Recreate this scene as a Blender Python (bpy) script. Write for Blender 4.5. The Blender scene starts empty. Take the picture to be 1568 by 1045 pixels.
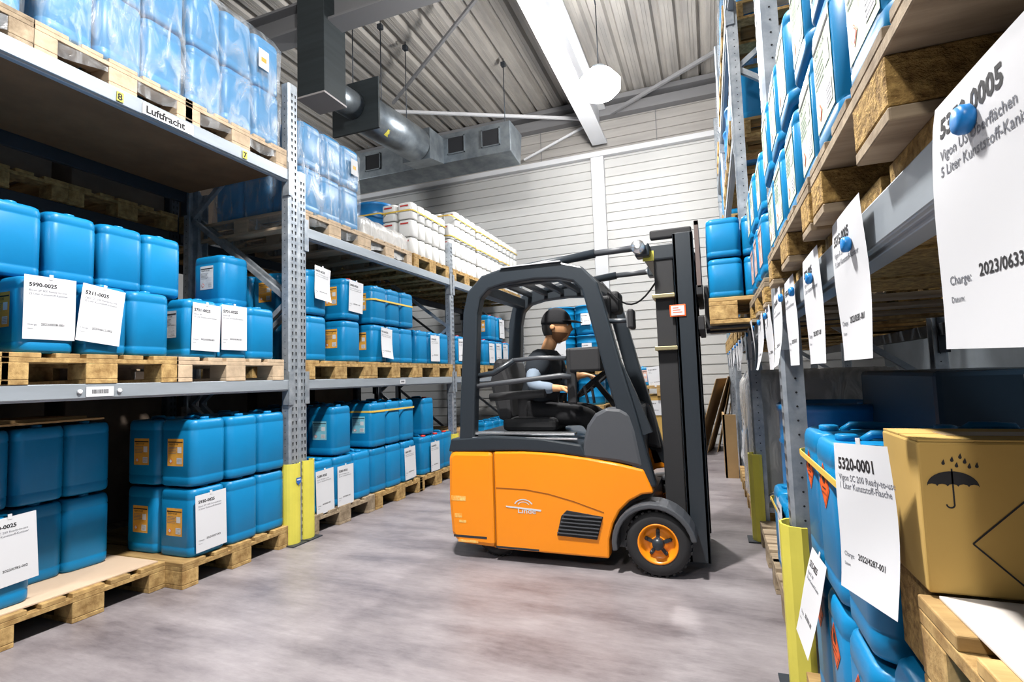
import bpy, bmesh, math, random
from mathutils import Vector, Matrix, Euler
random.seed(7)
C = bpy.context.scene.collection
SC = bpy.context.scene
R = math.radians
# ------------------------------------------------------------------ camera
cam_d = bpy.data.cameras.new('camera'); cam = bpy.data.objects.new('camera', cam_d); C.objects.link(cam)
_f = Vector((-0.35201606, 0.93329915, 0.07097461)); _r = Vector((0.93433606, 0.35489209, -0.03267626)); _u = Vector((-0.05568505, 0.05481157, 0.99694276))
_u = _r.cross(_f)
M3 = Matrix((_r, _u, -_f)).transposed()
cam.matrix_world = Matrix.Translation((0, 0, 1.1239)) @ M3.to_4x4()
cam_d.sensor_width = 36; cam_d.lens = 800.04 / 1568 * 36; cam_d.clip_start = 0.02; cam_d.clip_end = 200
SC.camera = cam
# ------------------------------------------------------------------ world, exposure
W = bpy.data.worlds.new('world'); SC.world = W; W.use_nodes = True
W.node_tree.nodes['Background'].inputs[0].default_value = (0.86, 0.93, 1.0, 1)
W.node_tree.nodes['Background'].inputs[1].default_value = 0.025
SC.view_settings.view_transform = 'Standard'; SC.view_settings.look = 'None'
SC.cycles.diffuse_bounces = 1
SC.view_settings.exposure = 0.03; SC.view_settings.gamma = 1.0; SC.view_settings.use_curve_mapping = False
LAMP_Y = [(-1.05, 6.0), (-1.05, 1.7), (-1.05, -2.8)]     # high bay lamps over this aisle
LAMP_Z = 4.42; LAMP_W = [230, 160, 150]; LAMP_S = [430, 1000, 600]

# ------------------------------------------------------------------ materials
_m = {}
def mat(name, col, rough=0.5, metal=0.0, var=0.0, scale=8.0, col2=None, bump=0.0, stretch=(1, 1, 1), emit=None, es=0, rnd=0.0, spec=0.5, coat=0):
    if name in _m: return _m[name]
    m = bpy.data.materials.new(name); m.use_nodes = True; nt = m.node_tree; N = nt.nodes; L = nt.links
    b = N['Principled BSDF']
    b.inputs['Base Color'].default_value = (*col, 1); b.inputs['Roughness'].default_value = rough
    b.inputs['Metallic'].default_value = metal; b.inputs['Specular IOR Level'].default_value = spec
    b.inputs['Coat Weight'].default_value = coat
    if emit: b.inputs['Emission Color'].default_value = (*emit, 1); b.inputs['Emission Strength'].default_value = es
    out = None
    if var or bump:
        tc = N.new('ShaderNodeTexCoord'); mp = N.new('ShaderNodeMapping'); mp.inputs['Scale'].default_value = stretch
        no = N.new('ShaderNodeTexNoise'); no.inputs['Scale'].default_value = scale; no.inputs['Detail'].default_value = 6; no.inputs['Roughness'].default_value = .6
        L.new(tc.outputs['Object'], mp.inputs[0]); L.new(mp.outputs[0], no.inputs['Vector'])
        if var:
            c2 = col2 or tuple(c * (1 - var) for c in col)
            r = N.new('ShaderNodeValToRGB'); r.color_ramp.elements[0].position = .35; r.color_ramp.elements[1].position = .68
            r.color_ramp.elements[0].color = (*c2, 1); r.color_ramp.elements[1].color = (*col, 1)
            L.new(no.outputs[0], r.inputs[0]); out = r.outputs[0]; L.new(out, b.inputs['Base Color'])
        if bump:
            bp = N.new('ShaderNodeBump'); bp.inputs['Strength'].default_value = bump; bp.inputs['Distance'].default_value = .01
            L.new(no.outputs[0], bp.inputs['Height']); L.new(bp.outputs[0], b.inputs['Normal'])
    if rnd:
        oi = N.new('ShaderNodeObjectInfo'); mr = N.new('ShaderNodeMapRange'); mr.inputs[3].default_value = 1 - rnd; mr.inputs[4].default_value = 1 + rnd * .4
        L.new(oi.outputs['Random'], mr.inputs[0])
        hv = N.new('ShaderNodeHueSaturation'); L.new(mr.outputs[0], hv.inputs['Value'])
        if out: L.new(out, hv.inputs['Color'])
        else: hv.inputs['Color'].default_value = (*col, 1)
        L.new(hv.outputs[0], b.inputs['Base Color'])
    _m[name] = m; return m
BLUE = mat('blue_plastic', (0.005, 0.225, 0.50), .38, var=.12, scale=3, rnd=.12, spec=.35)
BLUE2 = mat('blue_drum_plastic', (0.01, 0.19, 0.50), .33, rnd=.1)
WHITEP = mat('white_plastic', (0.86, 0.86, 0.84), .4)
RED = mat('red_plastic', (0.75, 0.03, 0.02), .4)
WOOD = mat('pallet_wood', (0.60, 0.40, 0.16), .75, var=.5, scale=7, col2=(0.32, 0.19, 0.065), stretch=(.35, 2.5, 2.5), bump=.25, rnd=.2)
WOODG = mat('worn_pallet_wood', (0.47, 0.37, 0.25), .8, var=.5, scale=7, col2=(0.22, 0.16, 0.10), stretch=(.35, 2.5, 2.5), bump=.3, rnd=.2)
WOODE = mat('board_end_wood', (0.62, 0.42, 0.17), .8, var=.5, scale=22, col2=(0.28, 0.16, 0.05), stretch=(1, 1, 1), bump=.5, rnd=.15)
CHIP = mat('pressed_chip_wood', (0.62, 0.40, 0.13), .9, var=.9, scale=55, col2=(0.22, 0.12, 0.03), bump=1.0, rnd=.1)
PALE = mat('pale_wood', (0.66, 0.50, 0.34), .75, var=.3, scale=9, stretch=(.4, 2, 2), bump=.15, rnd=.1)
BOARD = mat('tan_fibre_board', (0.66, 0.50, 0.36), .7, var=.08, scale=3)
BROWNB = mat('brown_chip_board', (0.24, 0.13, 0.06), .8, var=.25, scale=4)
GALV = mat('galvanised_steel', (0.52, 0.56, 0.60), .42, .55, var=.35, scale=14, col2=(0.30, 0.34, 0.39), bump=.03)
GALVL = mat('galvanised_duct', (0.33, 0.37, 0.40), .38, .75, var=.3, scale=6, col2=(0.2, 0.23, 0.26))
BEAM = mat('painted_beam_steel', (0.42, 0.47, 0.52), .45, .35, var=.2, scale=5, stretch=(1, .3, 2))
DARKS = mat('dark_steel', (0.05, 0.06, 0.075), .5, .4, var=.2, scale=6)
HOLE = mat('slot_black', (0.008, 0.009, 0.012), .8)
YEL = mat('yellow_guard_paint', (0.78, 0.70, 0.10), .45, var=.12, scale=5)
YSTRAP = mat('yellow_strap', (0.80, 0.55, 0.10), .5)
PAPER = mat('white_paper', (0.68, 0.69, 0.72), .8)
INK = mat('black_ink', (0.012, 0.012, 0.015), .7)
GREYINK = mat('grey_ink', (0.16, 0.17, 0.20), .7)
ORLAB = mat('orange_label', (0.86, 0.42, 0.06), .6, var=.15, scale=30)
CYLAB = mat('cyan_label', (0.25, 0.62, 0.75), .6, var=.15, scale=30)
GRLAB = mat('green_label', (0.38, 0.56, 0.34), .6, var=.35, scale=25, col2=(0.70, 0.76, 0.66))
WLAB = mat('white_label', (0.74, 0.76, 0.80), .6, var=.2, scale=40)
HAZ = mat('orange_hazard', (0.95, 0.13, 0.015), .5)
CARD = mat('cardboard', (0.56, 0.36, 0.10), .8, var=.06, scale=6)
CARD2 = mat('brown_cardboard', (0.46, 0.29, 0.13), .85, var=.15, scale=4)
TAPE = mat('packing_tape', (0.50, 0.36, 0.22), .3)
MAG = mat('blue_magnet', (0.01, 0.22, 0.62), .35)
FORK_O = mat('orange_paint', (1.0, 0.30, 0.006), .32, var=.04, scale=2, coat=.1)
FORK_D = mat('anthracite_paint', (0.024, 0.031, 0.039), .35)
FORK_B = mat('black_rubber', (0.018, 0.018, 0.02), .7)
FORK_G = mat('grey_cowl_plastic', (0.07, 0.075, 0.085), .45)
CHROME = mat('bright_metal', (0.75, 0.77, 0.8), .25, .9)
GREYM = mat('brown_grey_steel', (0.16, 0.12, 0.11), .5, .3)
SKIN = mat('skin', (0.55, 0.27, 0.13), .55)
GLOVE = mat('tan_glove_skin', (0.66, 0.34, 0.16), .6)
NAVY = mat('dark_navy_cloth', (0.012, 0.017, 0.024), .9)
GREYC = mat('blue_grey_cloth', (0.24, 0.30, 0.38), .9)
HAIR = mat('dark_hair', (0.015, 0.012, 0.01), .7)
BLK = mat('black_cloth', (0.008, 0.008, 0.01), .9)
WALLM = mat('white_wall_panel', (0.66, 0.66, 0.65), .5, var=.07, scale=2, stretch=(.3, 1, 3))
WALLD = mat('grey_wall_panel', (0.42, 0.40, 0.38), .55, var=.2, scale=3, stretch=(.3, 1, 3))
CEIL = mat('corrugated_roof_steel', (0.54, 0.51, 0.47), .5, .2, var=.3, scale=2.5, col2=(0.38, 0.36, 0.34), stretch=(3, .4, 1))
STEELW = mat('white_painted_steel', (0.72, 0.73, 0.76), .45)
STEELG = mat('grey_painted_steel', (0.22, 0.22, 0.23), .5)
DUCTD = mat('dark_duct_lining', (0.035, 0.045, 0.05), .6, var=.3, scale=3, stretch=(.3, .3, 6))
def film_mat(name, fac, col=(0.85, 0.9, 0.95)):
    m = bpy.data.materials.new(name); m.use_nodes = True; N = m.node_tree.nodes; L = m.node_tree.links
    b = N['Principled BSDF']; b.inputs['Base Color'].default_value = (*col, 1); b.inputs['Roughness'].default_value = .18; b.inputs['Specular IOR Level'].default_value = .8
    tr = N.new('ShaderNodeBsdfTransparent'); mx = N.new('ShaderNodeMixShader')
    tc = N.new('ShaderNodeTexCoord'); mp = N.new('ShaderNodeMapping'); mp.inputs['Scale'].default_value = (1, 1, .35); mp.inputs['Rotation'].default_value = (.5, .3, .2)
    no = N.new('ShaderNodeTexNoise'); no.inputs['Scale'].default_value = 9; no.inputs['Detail'].default_value = 7; no.inputs['Distortion'].default_value = 1.5
    mr = N.new('ShaderNodeMapRange'); mr.inputs[1].default_value = .45; mr.inputs[2].default_value = .75; mr.inputs[3].default_value = fac; mr.inputs[4].default_value = min(1, fac + .4)
    bp = N.new('ShaderNodeBump'); bp.inputs['Strength'].default_value = .9; bp.inputs['Distance'].default_value = .03
    L.new(tc.outputs['Object'], mp.inputs[0]); L.new(mp.outputs[0], no.inputs['Vector']); L.new(no.outputs[0], mr.inputs[0]); L.new(no.outputs[0], bp.inputs['Height'])
    L.new(bp.outputs[0], b.inputs['Normal']); L.new(mr.outputs[0], mx.inputs[0]); L.new(tr.outputs[0], mx.inputs[1]); L.new(b.outputs[0], mx.inputs[2])
    L.new(mx.outputs[0], N['Material Output'].inputs[0]); return m
FILM = film_mat('clear_stretch_film', .10); FILMW = film_mat('cloudy_stretch_film', .5, (0.85, 0.84, 0.82))
def floor_mat():
    m = bpy.data.materials.new('worn_concrete'); m.use_nodes = True; N = m.node_tree.nodes; L = m.node_tree.links; b = N['Principled BSDF']
    tc = N.new('ShaderNodeTexCoord'); a = N.new('ShaderNodeTexNoise'); a.inputs['Scale'].default_value = 1.3; a.inputs['Detail'].default_value = 9; a.inputs['Roughness'].default_value = .66
    mp = N.new('ShaderNodeMapping'); mp.inputs['Rotation'].default_value = (0, 0, .5); mp.inputs['Scale'].default_value = (.7, 3, 1)
    s = N.new('ShaderNodeTexNoise'); s.inputs['Scale'].default_value = 1.6; s.inputs['Detail'].default_value = 8
    L.new(tc.outputs['Object'], a.inputs[0]); L.new(tc.outputs['Object'], mp.inputs[0]); L.new(mp.outputs[0], s.inputs[0])
    mx = N.new('ShaderNodeMath'); mx.operation = 'ADD'; L.new(a.outputs[0], mx.inputs[0]); L.new(s.outputs[0], mx.inputs[1])
    r = N.new('ShaderNodeValToRGB'); e = r.color_ramp.elements; e[0].position = .74 / 2 + .02; e[0].color = (0.115, 0.10, 0.11, 1); e[1].position = .62; e[1].color = (0.345, 0.315, 0.325, 1)
    k = r.color_ramp.elements.new(.5); k.color = (0.235, 0.21, 0.22, 1)
    g = N.new('ShaderNodeTexNoise'); g.inputs['Scale'].default_value = 11; g.inputs['Detail'].default_value = 8; g.inputs['Roughness'].default_value = .75; L.new(mp.outputs[0], g.inputs[0])
    g2 = N.new('ShaderNodeMath'); g2.operation = 'MULTIPLY_ADD'; g2.inputs[1].default_value = .55; L.new(g.outputs[0], g2.inputs[0]); L.new(mx.outputs[0], g2.inputs[2])
    h = N.new('ShaderNodeMath'); h.operation = 'MULTIPLY'; h.inputs[1].default_value = .392; L.new(g2.outputs[0], h.inputs[0]); L.new(h.outputs[0], r.inputs[0])
    L.new(r.outputs[0], b.inputs['Base Color']); rr = N.new('ShaderNodeMapRange'); rr.inputs[3].default_value = .25; rr.inputs[4].default_value = .6
    L.new(s.outputs[0], rr.inputs[0]); L.new(rr.outputs[0], b.inputs['Roughness'])
    return m
FLOOR = floor_mat()

# ------------------------------------------------------------------ mesh builder
class MB:
    def __init__(s): s.bm = bmesh.new()
    def face(s, pts, m=0):
        f = s.bm.faces.new([s.bm.verts.new(p) for p in pts]); f.material_index = m; return f
    def box(s, x0, x1, y0, y1, z0, z1, m=0, T=None):
        P = [Vector((x, y, z)) for z in (z0, z1) for y in (y0, y1) for x in (x0, x1)]
        if T is not None: P = [T @ p for p in P]
        v = [s.bm.verts.new(p) for p in P]
        for q in ((0, 2, 3, 1), (4, 5, 7, 6), (0, 1, 5, 4), (2, 6, 7, 3), (0, 4, 6, 2), (1, 3, 7, 5)):
            f = s.bm.faces.new([v[i] for i in q]); f.material_index = m
        return s
    def bar(s, a, b, w, h, m=0, up=(0, 0, 1)):     # box beam from a to b
        a = Vector(a); b = Vector(b); d = (b - a); L = d.length; d.normalize(); up = Vector(up)
        if abs(d.dot(up)) > .98: up = Vector((1, 0, 0))
        x = d.cross(up).normalized(); y = x.cross(d)
        T = Matrix.Translation(a) @ Matrix((x, d, y)).transposed().to_4x4()
        return s.box(-w / 2, w / 2, 0, L, -h / 2, h / 2, m, T)
    def loft(s, loops, m=0, cap=True, smooth=False):
        V = [[s.bm.verts.new(p) for p in l] for l in loops]; n = len(V[0])
        for a, b in zip(V, V[1:]):
            for i in range(n):
                f = s.bm.faces.new((a[i], a[(i + 1) % n], b[(i + 1) % n], b[i])); f.material_index = m; f.smooth = smooth
        if cap:
            f = s.bm.faces.new(V[0][::-1]); f.material_index = m
            f = s.bm.faces.new(V[-1]); f.material_index = m
        return s
    def prism(s, poly, axis, a, b, m=0):            # polygon in the other two axes, extruded along axis
        def P(p, t):
            return {'x': (t, p[0], p[1]), 'y': (p[0], t, p[1]), 'z': (p[0], p[1], t)}[axis]
        return s.loft([[P(p, a) for p in poly], [P(p, b) for p in poly]], m)
    def tube(s, pts, r, n=8, m=0, flat=None, smooth=True):
        pts = [Vector(p) for p in pts]; loops = []; prev = None
        for i, p in enumerate(pts):
            d = (pts[min(i + 1, len(pts) - 1)] - pts[max(i - 1, 0)]).normalized()
            if prev is None:
                u = Vector((0, 0, 1)) if abs(d.z) < .9 else Vector((0, 1, 0)); x = d.cross(u).normalized()
            else: x = (prev - d * prev.dot(d)).normalized()
            prev = x; y = d.cross(x); rr = r[i] if isinstance(r, (list, tuple)) else r
            if flat: loops.append([p + x * flat[0] * sx + y * flat[1] * sy for sx, sy in ((-1, -1), (1, -1), (1, 1), (-1, 1))])
            else: loops.append([p + x * rr * math.cos(2 * math.pi * k / n) + y * rr * math.sin(2 * math.pi * k / n) for k in range(n)])
        return s.loft(loops, m, True, smooth and not flat)
    def lathe(s, prof, c=(0, 0, 0), n=24, m=0, axis='z', smooth=True, cap=True):
        c = Vector(c); loops = []
        for r, h in prof:
            l = []
            for k in range(n):
                a = 2 * math.pi * k / n; x, y = r * math.cos(a), r * math.sin(a)
                l.append(c + Vector({'z': (x, y, h), 'y': (x, h, -y), 'x': (h, x, y)}[axis]))
            loops.append(l)
        return s.loft(loops, m, cap, smooth)
    def fix(s): bmesh.ops.recalc_face_normals(s.bm, faces=s.bm.faces); return s
    def build(s, name, mats, parent=None, loc=None, bevel=0, fix=True, smooth=False):
        if fix: s.fix()
        me = bpy.data.meshes.new(name); s.bm.to_mesh(me); s.bm.free()
        for x in (mats if isinstance(mats, (list, tuple)) else [mats]): me.materials.append(x)
        if smooth:
            for p in me.polygons: p.use_smooth = True
        o = bpy.data.objects.new(name, me); C.objects.link(o)
        if parent: o.parent = parent
        if loc: o.location = loc
        if bevel:
            b = o.modifiers.new('b', 'BEVEL'); b.width = bevel; b.segments = 2; b.limit_method = 'ANGLE'
        return o
def tag(o, label, cat, group=None):
    o['label'] = label; o['category'] = cat
    if group: o['group'] = group
    return o
def struct(o, label, cat='structure'):
    o['kind'] = 'structure'; o['label'] = label; o['category'] = cat; return o
def empty(name, label, cat, loc=(0, 0, 0), rz=0, group=None):
    o = bpy.data.objects.new(name, None); C.objects.link(o); o.location = loc; o.rotation_euler = (0, 0, rz); o.empty_display_size = .1
    return tag(o, label, cat, group)
kids = {}
def dup(o, parent=None):
    if o.name not in kids: kids[o.name] = list(o.children)
    c = o.copy(); C.objects.link(c)
    if parent: c.parent = parent
    kk = []
    for ch in kids[o.name]: kk.append(dup(ch, c))
    kids[c.name] = kk
    return c
class Proto:                                        # first use hands out the object itself, later uses copy it
    def __init__(s, o): s.o = o; s.used = False
    def get(s, loc, rz=0, label=None, group=None):
        if not s.used: s.used = True; r = s.o
        else: r = dup(s.o)
        r.location = loc; r.rotation_euler = (0, 0, rz)
        if label: r['label'] = label
        if group: r['group'] = group
        return r
ORD = ['first', 'second', 'third', 'fourth', 'fifth', 'sixth', 'seventh', 'eighth', 'ninth', 'tenth', 'eleventh', 'twelfth', 'thirteenth', 'fourteenth', 'fifteenth', 'sixteenth']
def rrect(w, d, r, n=5, ox=0, oy=0):                # loop of a rounded rectangle, w along y, d along x
    P = []
    for cx, cy, a0 in ((d / 2 - r, w / 2 - r, 0), (-d / 2 + r, w / 2 - r, 90), (-d / 2 + r, -w / 2 + r, 180), (d / 2 - r, -w / 2 + r, 270)):
        for k in range(n + 1):
            a = R(a0 + 90 * k / n); P.append((ox + cx + r * math.cos(a), oy + cy + r * math.sin(a)))
    return P
_textcache = {}
def text_mesh(mb, s, size, x, y, T, m=0, align='LEFT', squash=1.0, bold=.008):   # lettering laid in the plane of T (x right, y up)
    key = (s, align, bold)
    if key not in _textcache:
        cu = bpy.data.curves.new('t', 'FONT'); cu.body = s; cu.offset = bold; cu.size = 1; cu.align_x = align; cu.resolution_u = 2
        o = bpy.data.objects.new('t', cu); C.objects.link(o); bpy.context.view_layer.update()
        me = bpy.data.meshes.new_from_object(o.evaluated_get(bpy.context.evaluated_depsgraph_get()))
        _textcache[key] = ([v.co.copy() for v in me.vertices], [tuple(p.vertices) for p in me.polygons])
        bpy.data.objects.remove(o); bpy.data.curves.remove(cu); bpy.data.meshes.remove(me)
    vs, fs = _textcache[key]
    V = [mb.bm.verts.new(T(x + v.x * size * squash, y + v.y * size)) for v in vs]
    for f in fs:
        try: q = mb.bm.faces.new([V[i] for i in f]); q.material_index = m
        except ValueError: pass

# ================================================================== SETTING
YW = 8.75; ROOF = 5.82; XL = -2.83; XR = .24
struct(MB().box(-11, 4.5, -7, YW + .2, -.1, 0).build('floor', FLOOR), 'worn grey concrete warehouse floor with scuffs', 'floor')
# wall at the end: horizontal ribbed panels
def ribbed(x0, x1, z0, z1, y, pitch, mt, name, label, depth=.02):
    b = MB(); z = z0; prof = []
    while z < z1 - 1e-6:
        zt = min(z + pitch, z1)
        prof += [(y, z + .006), (y, zt - .018), (y + depth, zt - .012), (y + depth, zt)]
        z = zt
    prof = [(y + .15, z0)] + [(y + depth, z0)] + prof + [(y + .15, z1)]
    b.prism(prof, 'x', x0, x1)
    return struct(b.build(name, mt), label, 'wall')
ribbed(-11, 4.5, 0, 4.86, YW, .155, WALLM, 'wall_back', 'white back wall of narrow horizontal metal panels')
ribbed(-11, 4.5, 4.86, ROOF, YW, .155, WALLD, 'wall_back_upper', 'grey upper strip of back wall under the roof')
struct(MB().box(-11, 4.5, YW - .12, YW - .005, 4.84, 4.93).build('trim_1', STEELW, bevel=.01), 'white horizontal rail across back wall at beam height', 'trim')
struct(MB().box(-11, 4.5, YW - .16, YW - .005, 5.5, 5.66).box(-11, 4.5, YW - .22, YW - .005, 5.72, 5.8).build('trim_2', STEELG), 'grey eave beam along top of back wall', 'trim')
struct(MB().box(-1.72, -1.50, YW - .1, YW - .005, 0, 4.84).build('trim_3', STEELW, bevel=.006), 'white steel column on back wall below roof beam', 'column')
for i, x in enumerate((-2.62, -.62)):
    struct(MB().box(x - .006, x + .006, YW - .012, YW - .006, 4.93, ROOF).build('trim_%d' % (7 + i), STEELG), 'thin dark vertical seam on upper wall, %s of lamp' % ('left', 'right')[i], 'trim')
# side walls
struct(MB().box(-11.2, -11, -7, YW + .2, 0, ROOF).build('wall_left', WALLM), 'pale wall far behind the left racks', 'wall')
struct(MB().box(2.3, 2.4, -7, YW + .2, 0, ROOF).build('wall_right', mat('blue_grey_metal_wall', (0.40, 0.46, 0.52), .35, .5, var=.25, scale=2)), 'blue grey metal wall behind the right racks', 'wall')
# roof: trapezoidal sheet, ribs along the aisle
def roof():
    b = MB(); x = -11.0; top = []
    while x < 4.5:
        top += [(x, ROOF), (x + .16, ROOF), (x + .19, ROOF + .06), (x + .25, ROOF + .06)]
        x += .28
    prof = top + [(x, ROOF), (x, ROOF + .2), (-11, ROOF + .2)]
    b.prism(prof, 'y', -7, YW + .2)
    # flute stiffeners
    x = -11.0
    while x < 4.5:
        b.box(x + .055, x + .062, -7, YW, ROOF - .006, ROOF + .001); b.box(x + .1, x + .107, -7, YW, ROOF - .006, ROOF + .001); x += .28
    return b.build('ceiling', CEIL)
struct(roof(), 'corrugated grey metal roof with ribs running towards back wall', 'ceiling')
def ibeam(name, mt, axis, a, b, c, w, z0, z1, label):
    m = MB(); t = .03; hw = w / 2
    poly = [(c - hw, z0), (c + hw, z0), (c + hw, z0 + t), (c + .012, z0 + t), (c + .012, z1 - t), (c + hw, z1 - t), (c + hw, z1), (c - hw, z1), (c - hw, z1 - t), (c - .012, z1 - t), (c - .012, z0 + t), (c - hw, z0 + t)]
    m.prism(poly, axis, a, b); return struct(m.build(name, mt, bevel=.004), label, 'beam')
ibeam('trim_4', STEELW, 'y', -7, YW - .2, -1.53, .25, 5.0, 5.62, 'white steel roof beam running along aisle to the wall column')
ibeam('trim_5', STEELG, 'x', -11, -1.66, 4.45, .24, 5.02, 5.34, 'grey steel cross beam over left rack')
ibeam('trim_6', STEELG, 'x', -1.4, 4.5, 4.45, .24, 5.02, 5.34, 'grey steel cross beam over right rack')
# wind braces under the roof
for i, (a, b, w, mt, lb) in enumerate((((-4.60, 7.0, 5.5), (-1.66, 8.45, 5.42), .045, STEELW, 'pale steel brace tube running from duct to lamp beam'),
        ((-4.5, 6.9, 5.56), (-1.72, 4.9, 5.56), .04, STEELG, 'dark steel brace rod crossing the roof diagonally'),
        ((-1.30, 8.45, 5.45), (.62, 7.35, 5.56), .05, STEELG, 'grey steel brace right of the lamp'),
        ((-2.9, 8.6, 5.0), (-1.7, 8.5, 5.36), .035, STEELW, 'short pale diagonal brace beside end of duct'))):
    tag(MB().bar(a, b, w, w).build('roof_brace', mt, bevel=.004), lb, 'brace')

# ------------------------------------------------------------------ air duct
d = empty('air_duct', 'galvanised air duct with square dark riser, round pipe and grilled outlet boxes', 'duct', (-3.8, 4.4, 4.2))
def part(b, name, mt, root, **k):
    o = b.build(name, mt, root, **k); o.matrix_parent_inverse = Matrix.Identity(4)
    o.location = -Vector(root.location) if root.rotation_euler.z == 0 else o.location
    return o
part(MB().box(-3.98, -3.62, 4.27, 4.62, 4.2, ROOF), 'riser', DUCTD, d, bevel=.006)
part(MB().box(-3.985, -3.615, 4.265, 4.625, 4.18, 4.2), 'riser_base_plate', mat('pale_lining', (.45, .42, .42), .6), d)
part(MB().tube([(-3.86, 4.5, 4.42), (-3.80, 5.0, 4.42)], .16, 28), 'pipe_stub', GALVL, d)
part(MB().box(-4.12, -3.46, 5.0, 5.03, 4.1, 4.72), 'flange_plate', DUCTD, d)
part(MB().tube([(-3.80, 5.03, 4.42), (-3.72, 5.75, 4.42), (-3.68, 6.2, 4.42)], .235, 32), 'round_pipe', GALVL, d)
part(MB().loft([[(-3.76 + .238 * math.cos(R(a)), yy, 4.42 + .238 * math.sin(R(a))) for yy in (5.38, 5.46)] + [(-3.76 + .234 * math.cos(R(a)), yy, 4.42 + .234 * math.sin(R(a))) for yy in (5.46, 5.38)] for a in (-62, -55, -48, -41)]), 'warning_sticker', YEL, d)['label'] = 'small yellow sticker'
part(MB().loft([[(-3.68 - .22, 6.2, 4.2), (-3.68 + .22, 6.2, 4.2), (-3.68 + .22, 6.2, 4.64), (-3.68 - .22, 6.2, 4.64)], [(-3.72 - .28, 6.8, 4.34), (-3.72 + .2, 6.8, 4.34), (-3.72 + .2, 6.8, 4.72), (-3.72 - .28, 6.8, 4.72)]]), 'transition', GALVL, d)
part(MB().prism([(6.7, 4.32), (7.1, 4.26), (7.2, 4.76), (6.7, 4.76)], 'x', -6.0, -2.45), 'outlet_box', GALVL, d, bevel=.01)
for k, x in enumerate((-4.75, -3.3, -2.75)):
    g = part(MB().box(x - .13, x + .13, 6.688, 6.699, 4.44, 4.68), 'grille', HOLE, d)
    fr = MB().box(x - .14, x + .14, 6.68, 6.698, 4.43, 4.445).box(x - .14, x + .14, 6.68, 6.698, 4.675, 4.69).box(x - .14, x - .127, 6.68, 6.698, 4.43, 4.69).box(x + .127, x + .14, 6.68, 6.698, 4.43, 4.69)
    o = fr.build('grille_frame', GALVL, g)
for k, (x, y, z) in enumerate(((-3.83, 5.02, 4.72), (-3.76, 5.5, 4.65), (-3.70, 6.0, 4.65), (-2.6, 6.9, 4.76))):
    part(MB().tube([(x, y, z - .05), (x, y, ROOF)], .007, 6).box(x - .03, x + .03, y - .03, y + .03, ROOF - .12, ROOF - .06), 'hanger_rod', DARKS, d)

# ------------------------------------------------------------------ lamps
for i, (x, y) in enumerate(LAMP_Y):
    l = empty('high_bay_lamp', ['bright hanging high bay lamp beside the white roof beam', 'hanging high bay lamp over the near end of aisle', 'hanging high bay lamp behind the camera'][i], 'lamp', (x, y, LAMP_Z), 0, 'high bay lamps over the aisle')
    MB().lathe([(.01, 0), (.12, .01), (.17, .06), (.175, .12), (.11, .2), (.02, .215)]).build('glass_globe', mat('lamp_glow', (1, 1, 1), .5, emit=(1, .98, .95), es=60), l).scale = (1.45, 1.45, 1.45)
    MB().lathe([(.09, .29), (.1, .3), (.09, .36), (.03, .39), (.01, .39)]).build('ballast_housing', GALV, l)
    MB().tube([(0, 0, .38), (0, 0, ROOF - LAMP_Z - .25)], .006, 6).tube([(0, 0, ROOF - LAMP_Z - .25), (-.02, -.35, ROOF - LAMP_Z)], .009, 6).build('suspension_wire', DARKS, l)
    ld = bpy.data.lights.new('lamp_light', 'POINT'); ld.energy = LAMP_W[i]; ld.color = (1, .97, .93); ld.shadow_soft_size = .12
    lo = bpy.data.objects.new('lamp_light', ld); C.objects.link(lo); lo.location = (x, y, LAMP_Z - .16)
    ld = bpy.data.lights.new('lamp_downlight', 'SPOT'); ld.energy = LAMP_S[i]; ld.color = (1, .97, .93); ld.shadow_soft_size = .12; ld.spot_size = R(128); ld.spot_blend = 1
    lo = bpy.data.objects.new('lamp_downlight', ld); C.objects.link(lo); lo.location = (x, y, LAMP_Z - .16)
ld = bpy.data.lights.new('lamp_light', 'POINT'); ld.energy = 220; ld.color = (.95, .98, 1); ld.shadow_soft_size = .3
lo = bpy.data.objects.new('lamp_light', ld); C.objects.link(lo); lo.location = (-7.5, 4.5, 4.3)   # added light without fixture, brightens the wall behind the left racks

# ================================================================== RACKS
def post_mesh(h, w, d, sgn):                        # omega post; front at x=0, going back along -x*sgn
    b = MB(); t = .004
    poly = [(0, -w * .38), (0, w * .38), (-.012, w * .5), (-d, w * .5), (-d, w * .36), (-.02, w * .30), (-.02, -w * .30), (-d, -w * .36), (-d, -w * .5), (-.012, -w * .5)]
    poly = [(x * sgn, y) for x, y in poly]
    b.prism(poly, 'z', 0, h)
    for k in range(int(h / .05) - 1):
        z = .04 + k * .05
        for yy in (-.18 * w, .18 * w):
            q = [(.0012 * sgn, yy - .0075, z + .026), (.0012 * sgn, yy + .0075, z + .026), (.0012 * sgn, yy + .0035, z), (.0012 * sgn, yy - .0035, z)]
            b.face(q, 1)
        for ys in (-1, 1):                           # round holes in the flanks
            c = Vector((-d * .6 * sgn, ys * (w * .5 + .0008), z)); b.face([c + Vector((.004 * math.cos(a * .785), 0, .004 * math.sin(a * .785))) for a in range(8)], 1)
    return b
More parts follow.
